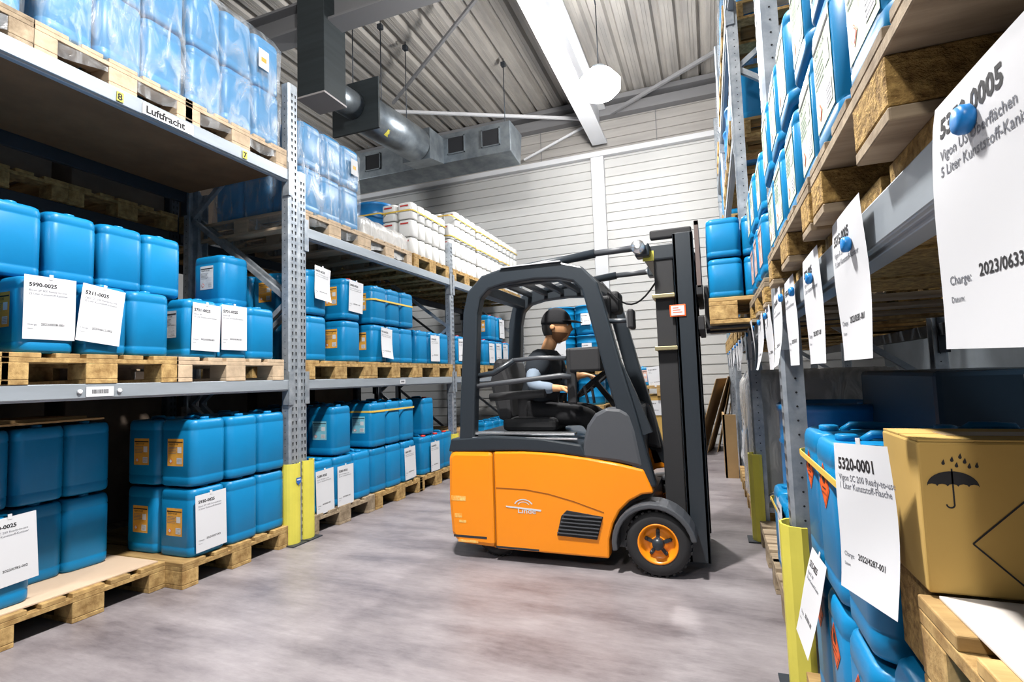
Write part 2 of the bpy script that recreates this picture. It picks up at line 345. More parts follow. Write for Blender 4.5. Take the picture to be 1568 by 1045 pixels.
def upright(x, y, h, sgn, depth, label, w=.085, mt=None, base=True):
    r = empty('upright_frame', label, 'rack frame', (x, y, 0)); mt = mt or GALV
    post_mesh(h, w, .07, sgn).build('post', [mt, HOLE], r)
    o = post_mesh(h, w, .07, -sgn).build('post', [mt, HOLE], r); o.location = (-depth * sgn, 0, 0)
    z = .25; k = 0
    while z < h - .3:
        z1 = min(z + .75, h - .1)
        a, bb = (-.05 * sgn, -(depth - .05) * sgn)
        if k % 2: a, bb = bb, a
        MB().bar((a, 0, z), (bb, 0, z1), .03, .035).build('brace', mt, r)
        z = z1; k += 1
    MB().bar((-.05 * sgn, 0, .2), (-(depth - .05) * sgn, 0, .2), .03, .035).build('brace', mt, r)
    if base:
        MB().box(-.1 * sgn if sgn > 0 else -.02, .02 if sgn > 0 else .1, -.043, .043, 0, .006).build('foot_plate', mt, r)
    return r
def beam(x, y0, y1, z0, z1, sgn, label, mt=None, thick=.045, brackets=True):
    cy = (y0 + y1) / 2; L = (y1 - y0) / 2
    r = empty('shelf_beam', label, 'beam', (x, cy, z0)); h = z1 - z0
    poly = [(0, h * .12), (0, h), (-thick, h), (-thick, 0), (-.012, 0), (-.012, h * .12)]
    MB().prism([(a * sgn, b) for a, b in poly], 'y', -L, L).build('rail', mt or BEAM, r, bevel=.003)
    if brackets:
        for s in (-1, 1):
            q = MB().box(*sorted((.003 * sgn, -.05 * sgn)), *sorted((s * L, s * (L - .012))), -.1, h + .06)
            q.box(*sorted((.006 * sgn, .001 * sgn)), *sorted((s * (L + .03), s * (L - .012))), -.1, h + .06)
            q.build('end_bracket', mt or GALV, r)
    return r
# left rack uprights: pitch 2.5
PA, PB, PD, PF = 2.998, 3.086, 5.53, 8.03
upright(XL, .44, 3.39, 1, 1.1, 'galvanised upright frame at the near end of left rack')
upright(XL, PA, 3.39, 1, 1.1, 'tall galvanised upright frame left of the pair by yellow guards', .092)
upright(XL, PB, 2.74, 1, 1.1, 'lower galvanised upright frame right of the pair by yellow guards', .082)
upright(XL, PD, 2.77, 1, 1.1, 'galvanised upright frame behind the forklift rear')
upright(XL, PF, 2.77, 1, 1.1, 'galvanised upright frame nearest the back wall in left rack')
for z0, z1, y0, y1, nm in ((1.085, 1.164, .49, 2.952, 'under the jerry cans at the near left'), (2.623, 2.714, .49, 2.952, 'carrying the Luftfracht sign'),
        (1.085, 1.164, 3.13, 5.487, 'at middle height right of yellow guards'), (2.24, 2.325, 3.13, 5.487, 'under the wrapped cans and white canisters'),
        (1.085, 1.164, 5.575, 7.985, 'at middle height seen behind the forklift'), (2.24, 2.325, 5.575, 7.985, 'high up, farthest along left rack')):
    beam(XL + .002, y0, y1, z0, z1, 1, 'grey front shelf beam ' + nm)
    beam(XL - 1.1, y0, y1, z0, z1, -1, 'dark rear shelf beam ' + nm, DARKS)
tag(MB().box(-3.86, -2.885, .49, 2.95, 2.70, 2.713).build('shelf_board', BROWNB), 'brown chipboard shelf under the wrapped cans, near left', 'shelf board')
# signs on the beams
def plate(name, label, cat, x, y, z, w, h, mt, lines, sgn=1, inkmt=None):     # lines: (text, size, dx, dy)
    r = tag(MB().box(-.0015, .0015, -w / 2, w / 2, -h / 2, h / 2).build(name, mt, loc=(x, y, z)), label, cat)
    if lines:
        b = MB()
        for s, size, dx, dy in lines: text_mesh(b, s, size, dx, dy, lambda u, v: Vector((.0022 * sgn, u * sgn, v)), bold=.035)
        b.build('lettering', inkmt or INK, r, fix=False)
    return r
plate('rack_sign', 'white sign reading Luftfracht on upper left beam', 'sign', XL + .007, 2.03, 2.668, .30, .062, PAPER, [('Luftfracht', .058, -.133, -.019)])
plate('level_tag', 'small yellow tag with 8 on upper left beam', 'tag', XL + .007, 1.764, 2.668, .034, .05, YEL, [('8', .05, -.014, -.018)])
plate('level_tag', 'small yellow tag with 7 near the upright on upper left beam', 'tag', XL + .007, 2.554, 2.668, .034, .05, YEL, [('7', .05, -.014, -.018)])
def barcode(x, y, z, w, h, label, sgn=1):
    r = tag(MB().box(-.001, .001, -w / 2, w / 2, -h / 2, h / 2).build('barcode_label', PAPER, loc=(x, y, z)), label, 'label')
    b = MB(); t = -w * .3
    while t < w * .3:
        s = random.choice((.0012, .002, .003)); b.box(.0011 * sgn, .0016 * sgn, t, t + s, -h * .2, h * .22); t += s + random.choice((.0015, .0025))
    b.build('bars', INK, r)
barcode(XL + .005, 1.702, 1.125, .125, .048, 'white barcode label between two round magnets on near middle beam')
for i, y in enumerate((1.612, 1.792)):
    tag(MB().lathe([(.011, 0), (.011, .006), (.008, .009)], n=16, axis='x').build('round_magnet', STEELW, loc=(XL + .003, y, 1.127)), 'small white round magnet %s of the barcode label' % ('left', 'right')[i], 'magnet')
barcode(XL + .005, 4.42, 1.125, .09, .04, 'small barcode label on middle beam right of yellow guards')
# yellow post guards
def guard(x, y, h, label, sgn=1, fl=False):
    r = empty('post_guard', label, 'post guard', (x, y, 0))
    pr = []
    for k in range(13):
        a = R(-100 + 200 * k / 12); rr = .068 * (1 + (.05 if fl and k % 2 else 0)); pr.append((rr * math.cos(a) * sgn, rr * math.sin(a)))
    inn = [(p[0] * .9, p[1] * .9) for p in pr][::-1]
    MB().prism(pr + inn, 'z', .004, h).build('shell', YEL, r, smooth=False)
    MB().box(*sorted((-.07 * sgn, .1 * sgn)), -.075, .075, 0, .008).build('floor_plate', DARKS, r)
    return r
guard(XL - .035, PA - .005, .565, 'yellow post guard with a blue badge, left of the pair')
guard(XL - .035, PB + .045, .57, 'plain yellow post guard, right of the pair', fl=True)
bq = MB(); sh = [(-.022, .025), (.022, .025), (.022, -.005), (0, -.03), (-.022, -.005)]
bq.prism([(a, b) for a, b in sh], 'x', .0, .002)
bd = tag(bq.build('shield_badge', [mat('badge_blue', (.02, .12, .45), .4)], loc=(XL + .036, PA + .0, .44)), 'blue shield badge on the yellow post guard', 'badge')
MB().box(.002, .003, -.016, .016, .006, .016).build('white_stripe', PAPER, bd)
guard(XL - .035, PD, .5, 'yellow post guard hidden partly by the forklift rear')

# ------------------------------------------------------------------ pallets
def make_pallet(name, label, wm, em, bm_, ym=None):
    r = empty(name, label, 'pallet'); D = 1.2; Wd = .4
    top = (-.4, -.255), (-.2, -.1), (-.0725, .0725), (.1, .2), (.255, .4)
    for a, b in top: MB().box(-D, 0, a, b, .122, .144).build('deck_board', wm, r, bevel=.003)
    for x in (-.145, -.6725, -1.2): MB().box(x, x + .145, -Wd, Wd, .1, .122).build('cross_board', em, r, bevel=.002)
    for x in (-.145, -.6725, -1.2):
        for a, b in ((-.4, -.3), (-.0725, .0725), (.3, .4)): MB().box(x, x + .145, a, b, .022, .1).build('block', bm_, r, bevel=.004)
    for a, b in ((-.4, -.3), (-.0725, .0725), (.3, .4)): MB().box(-D, 0, a, b, 0, .022).build('bottom_board', em, r, bevel=.003)
    return Proto(r)
P_Y = make_pallet('euro_pallet', '', WOOD, WOODE, WOODE)
P_W = make_pallet('euro_pallet', '', WOODG, WOODG, WOODG)
P_P = make_pallet('euro_pallet', '', PALE, PALE, PALE)
P_C = make_pallet('euro_pallet', '', WOODG, WOODG, CHIP)
pn = {}
def pallet(P, x, y, z, label, sgn=1):
    return P.get((x, y, z), 0 if sgn > 0 else math.pi, label, 'euro pallets in the racks')

# ------------------------------------------------------------------ jerry cans
def can_body(w, d, h, low=False):
    r = min(w, d) * (.28 if low else .2); n = 3 if low else 6
    lv = [(0, .88, .9), (.012, .95, .96), (.04, .99, 1), (.13, 1, 1), (.142, .982, .985), (.155, 1, 1), (.5, 1.0, 1.0), (.80, 1, 1), (.812, .98, .985), (.826, 1, 1), (.90, .99, .99), (.945, .95, .95), (.962, .88, .88), (.955, .74, .74)]
    if low: lv = [(0, .92, .92), (.05, 1, 1), (.84, 1, 1), (.93, .93, .93), (.96, .8, .8)]
    return MB().loft([[(p[0], p[1], h * z) for p in rrect(w * sw, d * sd, r * min(sw, sd), n)] for z, sw, sd in lv], smooth=True)
def handle(h, d):
    pts = [(-d * .26, 0, h * .95), (-d * .24, 0, h * .985), (-d * .1, 0, h * .992), (d * .1, 0, h * .992), (d * .18, 0, h * .95)]
    return MB().tube(pts, .011, 8)
def make_can(w, d, h, capm, label_spec=None, name='jerry_can', cat='jerry can'):
    # label_spec: (face, material, w, h, zc, text) on faces 'near' (-y local) / 'front' (+x local)
    o = can_body(w, d, h).build(name, BLUE); tag(o, '', cat)
    handle(h, d).build('handle', BLUE, o)
    MB().lathe([(.024, h * .955), (.026, h * .962), (.026, h * .99), (.022, h * .995), (.002, h * .995)], (d * .3, 0, 0), 16).build('screw_cap', capm, o)
    for ls in (label_spec or []):
        face, mt, lw, lh, zc, style = ls; b = MB()
        if face == 'near': T = lambda u, v: Vector((u, -w / 2 - .0012, zc + v))
        elif face == 'far': T = lambda u, v: Vector((-u, w / 2 + .0012, zc + v))
        else: T = lambda u, v: Vector((d / 2 + .0012, u, zc + v))
        b.face([T(-lw / 2, -lh / 2), T(lw / 2, -lh / 2), T(lw / 2, lh / 2), T(-lw / 2, lh / 2)])
        if style == 'haz':
            b = MB(); q = lw / 2; b.face([T(0, -q), T(q, 0), T(0, q), T(-q, 0)]); lb = b.build('hazard_diamond', mt, o, fix=False); lb['label'] = 'orange flammable hazard diamond'
            b = MB(); e = (T(0, 1) - T(0, 0)); nn = Vector((.0008, 0, 0)) if face == 'front' else Vector((0, -.0008 if face == 'near' else .0008, 0))
            fl = [(-.012, 0), (-.016, .012), (-.008, .022), (-.004, .04), (.006, .026), (.012, .03), (.016, .01), (.01, -.002)]
            b.face([T(u, v + .008) + nn for u, v in fl]); b.face([T(-.02, -.008) + nn, T(.02, -.008) + nn, T(.02, -.004) + nn, T(-.02, -.004) + nn])
            q2 = q * .9
            for (u0, v0), (u1, v1) in (((0, -q2), (q2, 0)), ((q2, 0), (0, q2)), ((0, q2), (-q2, 0)), ((-q2, 0), (0, -q2))):
                k = .95; b.face([T(u0, v0) + nn, T(u1, v1) + nn, T(u1 * k, v1 * k) + nn, T(u0 * k, v0 * k) + nn])
            b.build('hazard_symbol', INK, lb, fix=False)
            b = MB(); text_mesh(b, 'FLAMMABLE LIQUID', .008, 0, -.022, lambda u, v: T(u, v) + nn, align='CENTER'); b.build('hazard_lettering', INK, lb, fix=False)
        else:
            lb = b.build('product_label', mt, o, fix=False); nn = Vector((.0008, 0, 0)) if face == 'front' else Vector((0, -.0008 if face == 'near' else .0008, 0)); P = lambda u, v: T(u, v) + nn
            b = MB(); mts = [INK, GREYINK, PAPER, HAZ]
            def rc(u0, v0, u1, v1, m): b.face([P(u0 * lw, v0 * lh), P(u1 * lw, v0 * lh), P(u1 * lw, v1 * lh), P(u0 * lw, v1 * lh)], m)
            rc(-.47, .36, .47, .40, 0); text_mesh(b, 'READY-TO-USE', lh * .085, -lw * .4, lh * .27, P, 0, squash=.8)
            for k in range(5): rc(-.44, .18 - k * .055, .05 + .08 * (k % 3 == 0), .195 - k * .055, 1)
            rc(.14, -.02, .40, .2, 2); rc(.1, -.42, .42, -.2, 2)
            for k in range(4): rc(.13, -.39 + k * .045, .38, -.375 + k * .045, 1)
            q = [(-.28, -.22), (-.16, -.32), (-.28, -.42), (-.40, -.32)]; b.face([P(u * lw, v * lh) for u, v in q], 3)
            q = [(-.28, -.25), (-.19, -.32), (-.28, -.39), (-.37, -.32)]; b.face([P(u * lw, v * lh) + nn * .5 for u, v in q], 2)
            b.build('label_print', mts, lb, fix=False)
    return Proto(o)
NL = ('near', ORLAB, .13, .16, .2, 'prod'); NLw = ('near', WLAB, .12, .16, .2, 'prod'); NLc = ('near', CYLAB, .14, .15, .2, 'prod')
K20 = make_can(.226, .28, .362, BLUE); K20o = make_can(.226, .28, .362, BLUE, [NL]); K20w = make_can(.226, .28, .362, BLUE, [NLw])
K20r = make_can(.226, .28, .362, RED, [NL])
K25 = make_can(.234, .285, .405, BLUE); K25o = make_can(.234, .285, .405, BLUE, [NL]); K25c = make_can(.234, .285, .405, BLUE, [NLc]); K25r = make_can(.234, .285, .405, RED); KB = make_can(.245, .285, .462, BLUE)
FH = ('front', HAZ, .12, .12, .27, 'haz')
KR = make_can(.232, .285, .405, BLUE, [FH])
K10 = make_can(.214, .19, .258, BLUE, [('front', GRLAB, .136, .175, .128, 'prod')])
K10p = make_can(.214, .19, .258, BLUE, [('front', mat('pink_label', (.8, .5, .42), .6, var=.2, scale=25), .132, .16, .128, 'prod')])
LBLUE = BLUE; BLUE = mat('light_blue_plastic', (0.035, 0.26, 0.56), .4, rnd=.06); TOPC = make_can(.24, .3, .395, WHITEP); TOPR = make_can(.24, .3, .37, RED); BLUE = LBLUE
def put(P, x, y, z, label, sgn=1, group='blue jerry cans', jit=.006):
    rz = 0 if sgn > 0 else math.pi
    return P.get((x + random.uniform(-jit, jit), y + random.uniform(-jit, jit) * .4, z), rz + random.uniform(-.012, .012), label, group)
def stack(P, xf, ys, z0, tiers, rows, d, h, where, sgn=1, skip=(), group='blue jerry cans', special=None, gap=.008, kind='blue can', full=False):
    # xf front plane, ys column centres
    tn = ['lower', 'upper'] if tiers == 2 else (['only'] if tiers == 1 else ['bottom', 'second', 'third', 'top'][:tiers])
    rn = ['front', 'second', 'third', 'fourth']
    for t in range(tiers):
        for c, y in enumerate(ys):
            for r in range(rows):
                if (t, c, r) in skip or (r >= 2 and c > 0 and not full): continue
                Q = (special or {}).get((t, c, r), P)
                x = xf - sgn * (d / 2 + r * (d + gap))
                lb = [kind] + ([tn[t] + ' tier'] if tiers > 1 else []) + ([ORD[c] + ' column'] if len(ys) > 1 else []) + ([rn[r] + ' row'] if rows > 1 else []) + [where]
                put(Q, x, y, z0 + t * h, ', '.join(lb), sgn, group)
# ---- left rack, floor level (base .144)
G = 'blue jerry cans'
pallet(P_Y, -2.97, 1.76, 0, 'yellowish pallet with tan board on floor, nearest the camera at left')
tag(MB().box(-4.1, -3.0, 1.375, 2.13, .1445, .152).build('pallet_sheet', BOARD, bevel=.001), 'tan fibre board lying on the nearest floor pallet', 'board')
put(K25, -3.20, 1.452, .152, 'blue jerry can carrying the sheet, front left corner of nearest floor pallet')
stack(K25, -3.3, (1.472, 1.71, 1.945), .152, 2, 2, .285, .405, 'shadowed stack on nearest floor pallet', skip=((0, 0, 0),))
tag(MB().box(-3.92, -3.28, 1.36, 2.0, .966, .976).box(-3.8, -3.35, 1.4, 1.95, .976, .99).build('cardboard_sheet', CARD2), 'worn brown cardboard sheet lying on shadowed can stack', 'cardboard')
pallet(P_Y, -2.83, 2.55, 0, 'yellowish pallet on floor left of the yellow guards')
stack(K25, -2.85, (2.34, 2.58, 2.82), .144, 2, 2, .285, .405, 'floor pallet left of yellow guards', special={(t, 0, r): K25o for t in (0, 1) for r in (0, 1)})
pallet(P_W, -2.83, 3.55, 0, 'dark worn pallet on floor right of the yellow guards')
pallet(P_Y, -2.83, 4.37, 0, 'pale pallet on floor, second right of the yellow guards')
pallet(P_Y, -2.83, 5.11, 0, 'pallet on floor just left of the forklift rear')
stack(K25, -2.85, (3.335, 3.575, 3.815), .144, 1, 3, .285, .405, 'worn pallet right of yellow guards')
stack(K25c, -2.86, (3.575,), .549, 1, 3, .285, .405, 'on top of worn pallet load by guards', kind='cyan-labelled blue can')
stack(K25, -2.85, (4.06, 4.3, 4.56), .144, 2, 3, .285, .405, 'strapped load on second pallet past guards', special={(1, 0, 0): K25c})
stack(K25r, -2.85, (4.93, 5.17), .144, 1, 3, .285, .405, 'floor pallet by forklift rear', kind='red-capped blue can')
stack(K25r, -2.9, (5.05,), .549, 1, 1, .285, .405, 'on top beside forklift rear', kind='red-capped blue can')
stack(K25r, -2.85, (5.39,), .144, 1, 1, .285, .405, 'floor edge beside forklift rear', kind='red-capped blue can')
# floor level of third bay, mostly behind the forklift
for i, y in enumerate((6.05, 6.9, 7.6)):
    pallet(P_W, -2.85, y, 0, 'pallet on floor behind the forklift, %s of three' % ORD[i])
    if i == 0: tag(MB().box(-3.9, -2.95, y - .36, y + .36, .144, .5).build('carton', CARD2, bevel=.004), 'brown carton on floor pallet seen behind forklift seat', 'carton')
    else: stack(K25, -2.87, (y - .25, y, y + .25), .144, 1, 1, .285, .405, 'floor pallet %s behind forklift' % ORD[i])
# ---- left rack, middle level (base 1.164 + .144)
Zm = 1.164; Zc = Zm + .144
pallet(P_Y, -2.825, .94, Zm, 'pallet at left picture edge on the middle beam')
pallet(P_Y, -2.825, 1.71, Zm, 'chunky yellowish pallet on middle beam above barcode label')
pallet(P_P, -2.825, 2.495, Zm, 'pale pallet on middle beam left of the tall upright')
stack(K20, -2.85, (.72, .955, 1.19), Zc, 1, 2, .28, .362, 'middle pallet at left picture edge')
stack(K20, -2.85, (1.49, 1.735, 1.97), Zc, 1, 3, .28, .362, 'middle pallet with 5990 and 5211 sheets', special={(0, 0, 0): K20o, (0, 0, 1): K20o})
stack(K20o, -2.97, (1.415, 1.65, 1.885), Zc + .362, 1, 2, .28, .362, 'upper layer above 5990 and 5211 sheets')
put(K20w, -3.11, 2.12, Zc + .362, 'upper blue can with grey label, rightmost of the four above')
stack(K20, -2.85, (2.285, 2.505, 2.73), Zc, 1, 3, .28, .362, 'middle pallet with two 5701 sheets', special={(0, 0, 0): K20w, (0, 0, 1): K20w})
put(K20w, -3.15, 2.66, Zc + .362, 'single blue can with grey label on top of two 5701 cans')
for i, (y, P, lb) in enumerate(((3.51, P_Y, 'darker pallet on middle beam just right of the uprights'), (4.31, P_Y, 'pale stamped pallet on middle beam, second past the uprights'), (5.1, P_Y, 'pallet on middle beam, third past the uprights'))):
    pallet(P, -2.825, y, Zm, lb)
stack(K20o, -2.85, (3.27,), Zc, 2, 4, .28, .362, 'middle shelf beside the lower upright', group=G, kind='orange-labelled blue can')
stack(K20r, -2.85, (3.70,), Zc, 2, 3, .28, .362, 'middle shelf right of 3.3 gap', kind='red-capped blue can with orange label') if 0 else None
stack(K20r, -2.85, (3.70,), Zc, 2, 3, .28, .362, 'middle shelf, first right of uprights', kind='red-capped blue can')
stack(K20, -2.85, (4.10, 4.335, 4.57), Zc, 2, 3, .28, .362, 'strapped load on middle shelf', special={(t, 0, 0): K20o for t in (0, 1)})
stack(K20, -2.85, (4.87, 5.11, 5.35), Zc, 1, 3, .28, .362, 'middle shelf left of forklift roof', full=True)
stack(K20, -3.43, (4.87, 5.11, 5.35), Zc + .362, 1, 1, .28, .362, 'set-back layer left of forklift roof')
for i, y in enumerate((6.0, 6.82, 7.6)):
    pallet(P_Y, -2.825, y, Zm, 'pallet on middle beam behind forklift cab, %s of three' % ORD[i])
    stack(K20r, -2.85, (y - .24, y, y + .24), Zc, 1, 2, .28, .362, '%s pallet behind forklift cab' % ORD[i], kind='red-capped blue can')
stack(K20r, -2.85, (6.82, 7.1), Zc + .362, 1, 1, .28, .362, 'upper layer behind forklift cab', kind='red-capped blue can')
# ---- straps
def strap(x0, x1, y0, y1, z, label, sag=0, tilt=0):
    r = .05; pts = [(p[0], p[1]) for p in rrect(y1 - y0, abs(x1 - x0), r, 4, (x0 + x1) / 2, (y0 + y1) / 2)]; n = len(pts); b = MB(); t = .008
    def zz(p): return z + tilt * (p[1] - y0) - sag * math.sin(math.pi * (p[1] - y0) / (y1 - y0))
    o_ = [[(p[0], p[1], zz(p) + dz) for p in pts] for dz in (-t, t)]
    cx, cy = (x0 + x1) / 2, (y0 + y1) / 2
    for i in range(n):
        j = (i + 1) % n; a = o_[0][i], o_[0][j], o_[1][j], o_[1][i]; b.face(a)
    o = b.build('strap', YSTRAP); s = o.modifiers.new('s', 'SOLIDIFY'); s.thickness = .003
    return tag(o, label, 'strap')
strap(-3.72, -2.842, 3.985, 4.69, 1.89, 'yellow strap around upper cans on middle shelf')
strap(-3.72, -2.842, 3.94, 4.68, .865, 'yellow strap around upper cans on floor past the guards')
# ---- film wrapped loads on top of the left rack
def film(x0, x1, y0, y1, z0, z1, label, mt=None, seg=14):
    b = MB(); rnd = random.Random(int(y0 * 1000)); loops = []
    base = rrect(y1 - y0, abs(x1 - x0), .05, 4, (x0 + x1) / 2, (y0 + y1) / 2)
    P = []
    for i in range(len(base)):                      # subdivide the long sides
        a = base[i]; c = base[(i + 1) % len(base)]; L = math.hypot(a[0] - c[0], a[1] - c[1]); n = max(1, int(L / .05))
        for k in range(n): P.append((a[0] + (c[0] - a[0]) * k / n, a[1] + (c[1] - a[1]) * k / n))
    cx, cy = (x0 + x1) / 2, (y0 + y1) / 2
    for k in range(seg + 1):
        z = z0 + (z1 - z0) * k / seg; l = []
        for i, p in enumerate(P):
            s = 1 + .012 * math.sin(i * 1.3 + k * .9) + rnd.uniform(-.004, .004)
            if k == seg: s *= .9
            l.append((cx + (p[0] - cx) * s, cy + (p[1] - cy) * s, z + rnd.uniform(-.006, .006) + (.02 * math.sin(i * .7) if k == 0 else 0)))
        loops.append(l)
    b.loft(loops, smooth=True); b.fix()
    bmesh.ops.delete(b.bm, geom=[f for f in b.bm.faces if f.normal.z < -.9 and len(f.verts) > 8], context='FACES_ONLY')
    return tag(b.build('stretch_film', mt or FILM, smooth=True), label, 'plastic film')
for i, (y, nm, n) in enumerate(((1.0, 'leftmost of the three wrapped loads', 0), (1.79, 'middle of the three wrapped loads', 1), (2.54, 'rightmost of the three wrapped loads', 2))):
    pallet(P_P if i else P_W, -2.84, y, 2.716, 'pallet under %s on upper left shelf' % nm)
    stack(TOPC, -2.87, (y - .245, y, y + .245), 2.86, 2, 2, .29, .385, nm, kind='wrapped blue can', group='wrapped blue cans')
    film(-3.5, -2.845, y - .375, y + .375, 2.76, 3.66, 'clear stretch film around %s' % nm)
pallet(P_P, -2.84, 3.47, 2.327, 'pallet under the wrapped cans right of tall upright')
stack(TOPR, -2.87, (3.225, 3.47, 3.71), 2.471, 2, 3, .29, .362, 'upper shelf right of tall upright', kind='red-capped wrapped can', group='wrapped blue cans')
film(-3.8, -2.85, 3.09, 3.85, 2.36, 3.215, 'clear stretch film around cans right of tall upright')
for i, (y, z) in enumerate(((2.72, 3.43), (3.72, 3.02))):
    q = tag(MB().box(-.001, .001, -.045, .045, -.07, .07).build('delivery_note', PAPER, loc=(-2.833, y, z)), 'white note with orange square on %s wrapped load' % ('upper left', 'lower right')[i], 'label')
    MB().box(.001, .0016, -.022, .022, -.02, .012).build('orange_square', ORLAB, q)
pallet(P_P, -2.84, 4.26, 2.327, 'pallet under the low white wrapped load')
wl = MB().box(-3.95, -2.9, 3.9, 4.64, 2.472, 2.62); tag(wl.build('wrapped_carton', mat('white_carton', (.8, .76, .72), .6), bevel=.02), 'low white wrapped carton on upper shelf before white canisters', 'carton')
film(-3.97, -2.87, 3.87, 4.665, 2.36, 2.66, 'cloudy stretch film around the low white load', FILMW, 6)
def make_drum(h=.62, r=.225, mt=None, name='drum'):
    prof = [(r * .9, .0), (r * .97, .01), (r, .04), (r, h * .25), (r * 1.03, h * .27), (r, h * .29), (r, h * .7), (r * 1.03, h * .72), (r, h * .74), (r, h * .93), (r * 1.045, h * .935), (r * 1.045, h * .975), (r * .97, h * .99), (r * .93, h * .97), (.01, h * .965)]
    o = MB().lathe(prof, n=32).build(name, mt or BLUE2); tag(o, '', 'drum')
    MB().lathe([(.03, h * .965), (.03, h * .985), (.005, h * .985)], (r * .55, 0, 0), 12).build('bung', mt or BLUE2, o)
    return Proto(o)
DR = make_drum()
for i, (x, y, z) in enumerate(((-3.42, 4.86, 2.471), (-3.42, 5.52, 2.471))):
    DR.get((x, y, z), .4 * i, 'blue drum on upper shelf, %s of the two' % ('left', 'right')[i], 'blue drums on upper shelf')
strap(-3.65, -3.19, 4.63, 5.09, 2.93, 'thin yellow strap around left blue drum')
# white canisters
wo = can_body(.141, .185, .19, True).build('white_canister', WHITEP); tag(wo, '', 'canister')
MB().lathe([(.02, .178), (.02, .196), (.002, .196)], (.03, 0, 0), 10).build('screw_cap', WHITEP, wo)
bb = MB(); bb.face([(-.05, -.0762, .135), (.05, -.0762, .135), (.05, -.0762, .15), (-.05, -.0762, .15)]); bb.build('red_print', mat('red_print', (.6, .05, .04), .6), wo, fix=False)
WC = Proto(wo)
for pi, (y, tiers, lb) in enumerate(((5.1, 3, 'first'), (5.98, 4, 'second'), (6.8, 4, 'third'), (7.6, 4, 'farthest'))):
    pallet(P_Y, -2.84, y, 2.327, 'pallet under %s white canister load on upper shelf' % lb)
    for t in range(tiers):
        for c in range(5):
            for r in range(2 if pi < 2 else 1):
                if pi == 1 and t == 3 and c == 0: continue
                WC.get((-2.96 - r * .2, y - .31 + c * .155, 2.471 + t * .192), 0, 'white canister, %s tier, column %s, %s row, %s load' % (ORD[t], ORD[c], ('front', 'rear')[r], lb), 'white canisters on the upper shelf')
    strap(-3.27, -2.858, y - .39, y + .39, 2.471 + .192 * (tiers - 1) + .09, 'yellow strap around upper tier of %s white canister load' % lb)
    if pi: strap(-3.27, -2.858, y - .39, y + .39, 2.471 + .192 * (tiers - 2) + .03, 'yellow strap around lower tiers of %s white canister load' % lb)

# ------------------------------------------------------------------ rear rack behind the left one
for i, y in enumerate((.6, 3.05, 5.5, 8.0)):
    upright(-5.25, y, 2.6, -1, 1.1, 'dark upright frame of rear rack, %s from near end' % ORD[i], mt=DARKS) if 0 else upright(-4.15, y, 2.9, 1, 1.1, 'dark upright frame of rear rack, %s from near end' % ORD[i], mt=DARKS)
for i, (y0, y1) in enumerate(((.65, 3.0), (3.1, 5.45), (5.55, 7.95))):
    for j, z in enumerate((1.1, 2.35)):
        for k, x in enumerate((-4.15, -5.25)):
            beam(x, y0, y1, z, z + .09, 1 - 2 * k, 'dark %s beam of rear rack, %s side, %s bay' % (('low', 'high')[j], ('near', 'far')[k], ORD[i]), DARKS, brackets=False)
    for k in range(3):
        pallet(P_Y, -4.12, y0 + .4 + k * .8, 2.442, 'pallet high in rear rack, %s of %s bay' % (ORD[k], ORD[i]))
        if i < 2: pallet(P_W, -4.12, y0 + .4 + k * .8, 0, 'floor pallet in rear rack, %s of %s bay' % (ORD[k], ORD[i]))
        tag(MB().box(-5.1, -4.2, y0 + .06 + k * .8, y0 + .74 + k * .8, .146, 1.07).build('carton_stack', mat('shade_cardboard', (.16, .12, .09), .85, var=.3, scale=4), bevel=.006), 'shadowed cardboard carton on floor of rear rack, %s of %s bay' % (ORD[k], ORD[i]), 'carton') if i < 2 else None  # cardboard colour darkened to paint the shade inside the rear rack
    for k in range(3):
        tag(MB().box(-5.1, -4.2, y0 + .06 + k * .8, y0 + .74 + k * .8, 2.588, 3.05).build('carton', mat('shade_cardboard', (.16, .12, .09), .85), bevel=.006), 'added shade-dark carton on high pallet of rear rack, %s of %s bay' % (ORD[k], ORD[i]), 'carton')  # cartons added to block the bright wall behind, coloured dark as shade
    for k in range(3):
        h_ = (.55, .5, .62)[k]
        q = tag(MB().box(-4.9, -4.25, y0 + .1 + k * .8, y0 + .66 + k * .8, 1.19, 1.19 + h_).build('carton', [mat('shade_cardboard', (.16, .12, .09), .85)], bevel=.005), 'shade-dark carton on low beam of rear rack, %s of %s bay' % (ORD[k], ORD[i]), 'carton')
        MB().box(-4.249, -4.247, y0 + .42 + k * .8, y0 + .56 + k * .8, 1.21, 1.3).build('shipping_label', PAPER, q)
    MBq = MB().box(-5.2, -4.16, y0, y1, 1.172, 1.188); tag(MBq.build('shelf_board', BROWNB), 'brown shelf board of rear rack, %s bay' % ORD[i], 'shelf board')
# ================================================================== RIGHT RACK
RY = [-.55, 2.16, 3.9, 6.2, 8.0]
rl = ['behind the camera side of box', 'between the orange-diamond cans and the drum', 'by the second yellow guard', 'beside the cardboard panel', 'nearest the back wall']
for i, y in enumerate(RY):
    upright(XR, y, [1.9, 4.8, 5.0, 4.8, 4.8][i] if i else 1.9, -1, 1.1, 'galvanised upright frame of right rack ' + rl[i], .09)
for i in range(4):
    y0, y1 = RY[i] + .048, RY[i + 1] - .048
    for j, (z0, z1) in enumerate(((1.294, 1.37), (2.75, 2.83), (3.65, 3.73))):
        if j and i == 0: continue
        if j == 1 and i == 1: continue
        nm = '%s level, %s bay of right rack' % (('low', 'middle', 'high')[j], ORD[i])
        beam(XR, y0, y1, z0, z1, -1, 'grey front shelf beam, ' + nm, thick=.05)
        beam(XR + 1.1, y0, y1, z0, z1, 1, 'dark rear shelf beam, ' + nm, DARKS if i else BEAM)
guard(XR + .03, 2.14, .575, 'near yellow post guard with a sheet leaning on it', -1, fl=True)
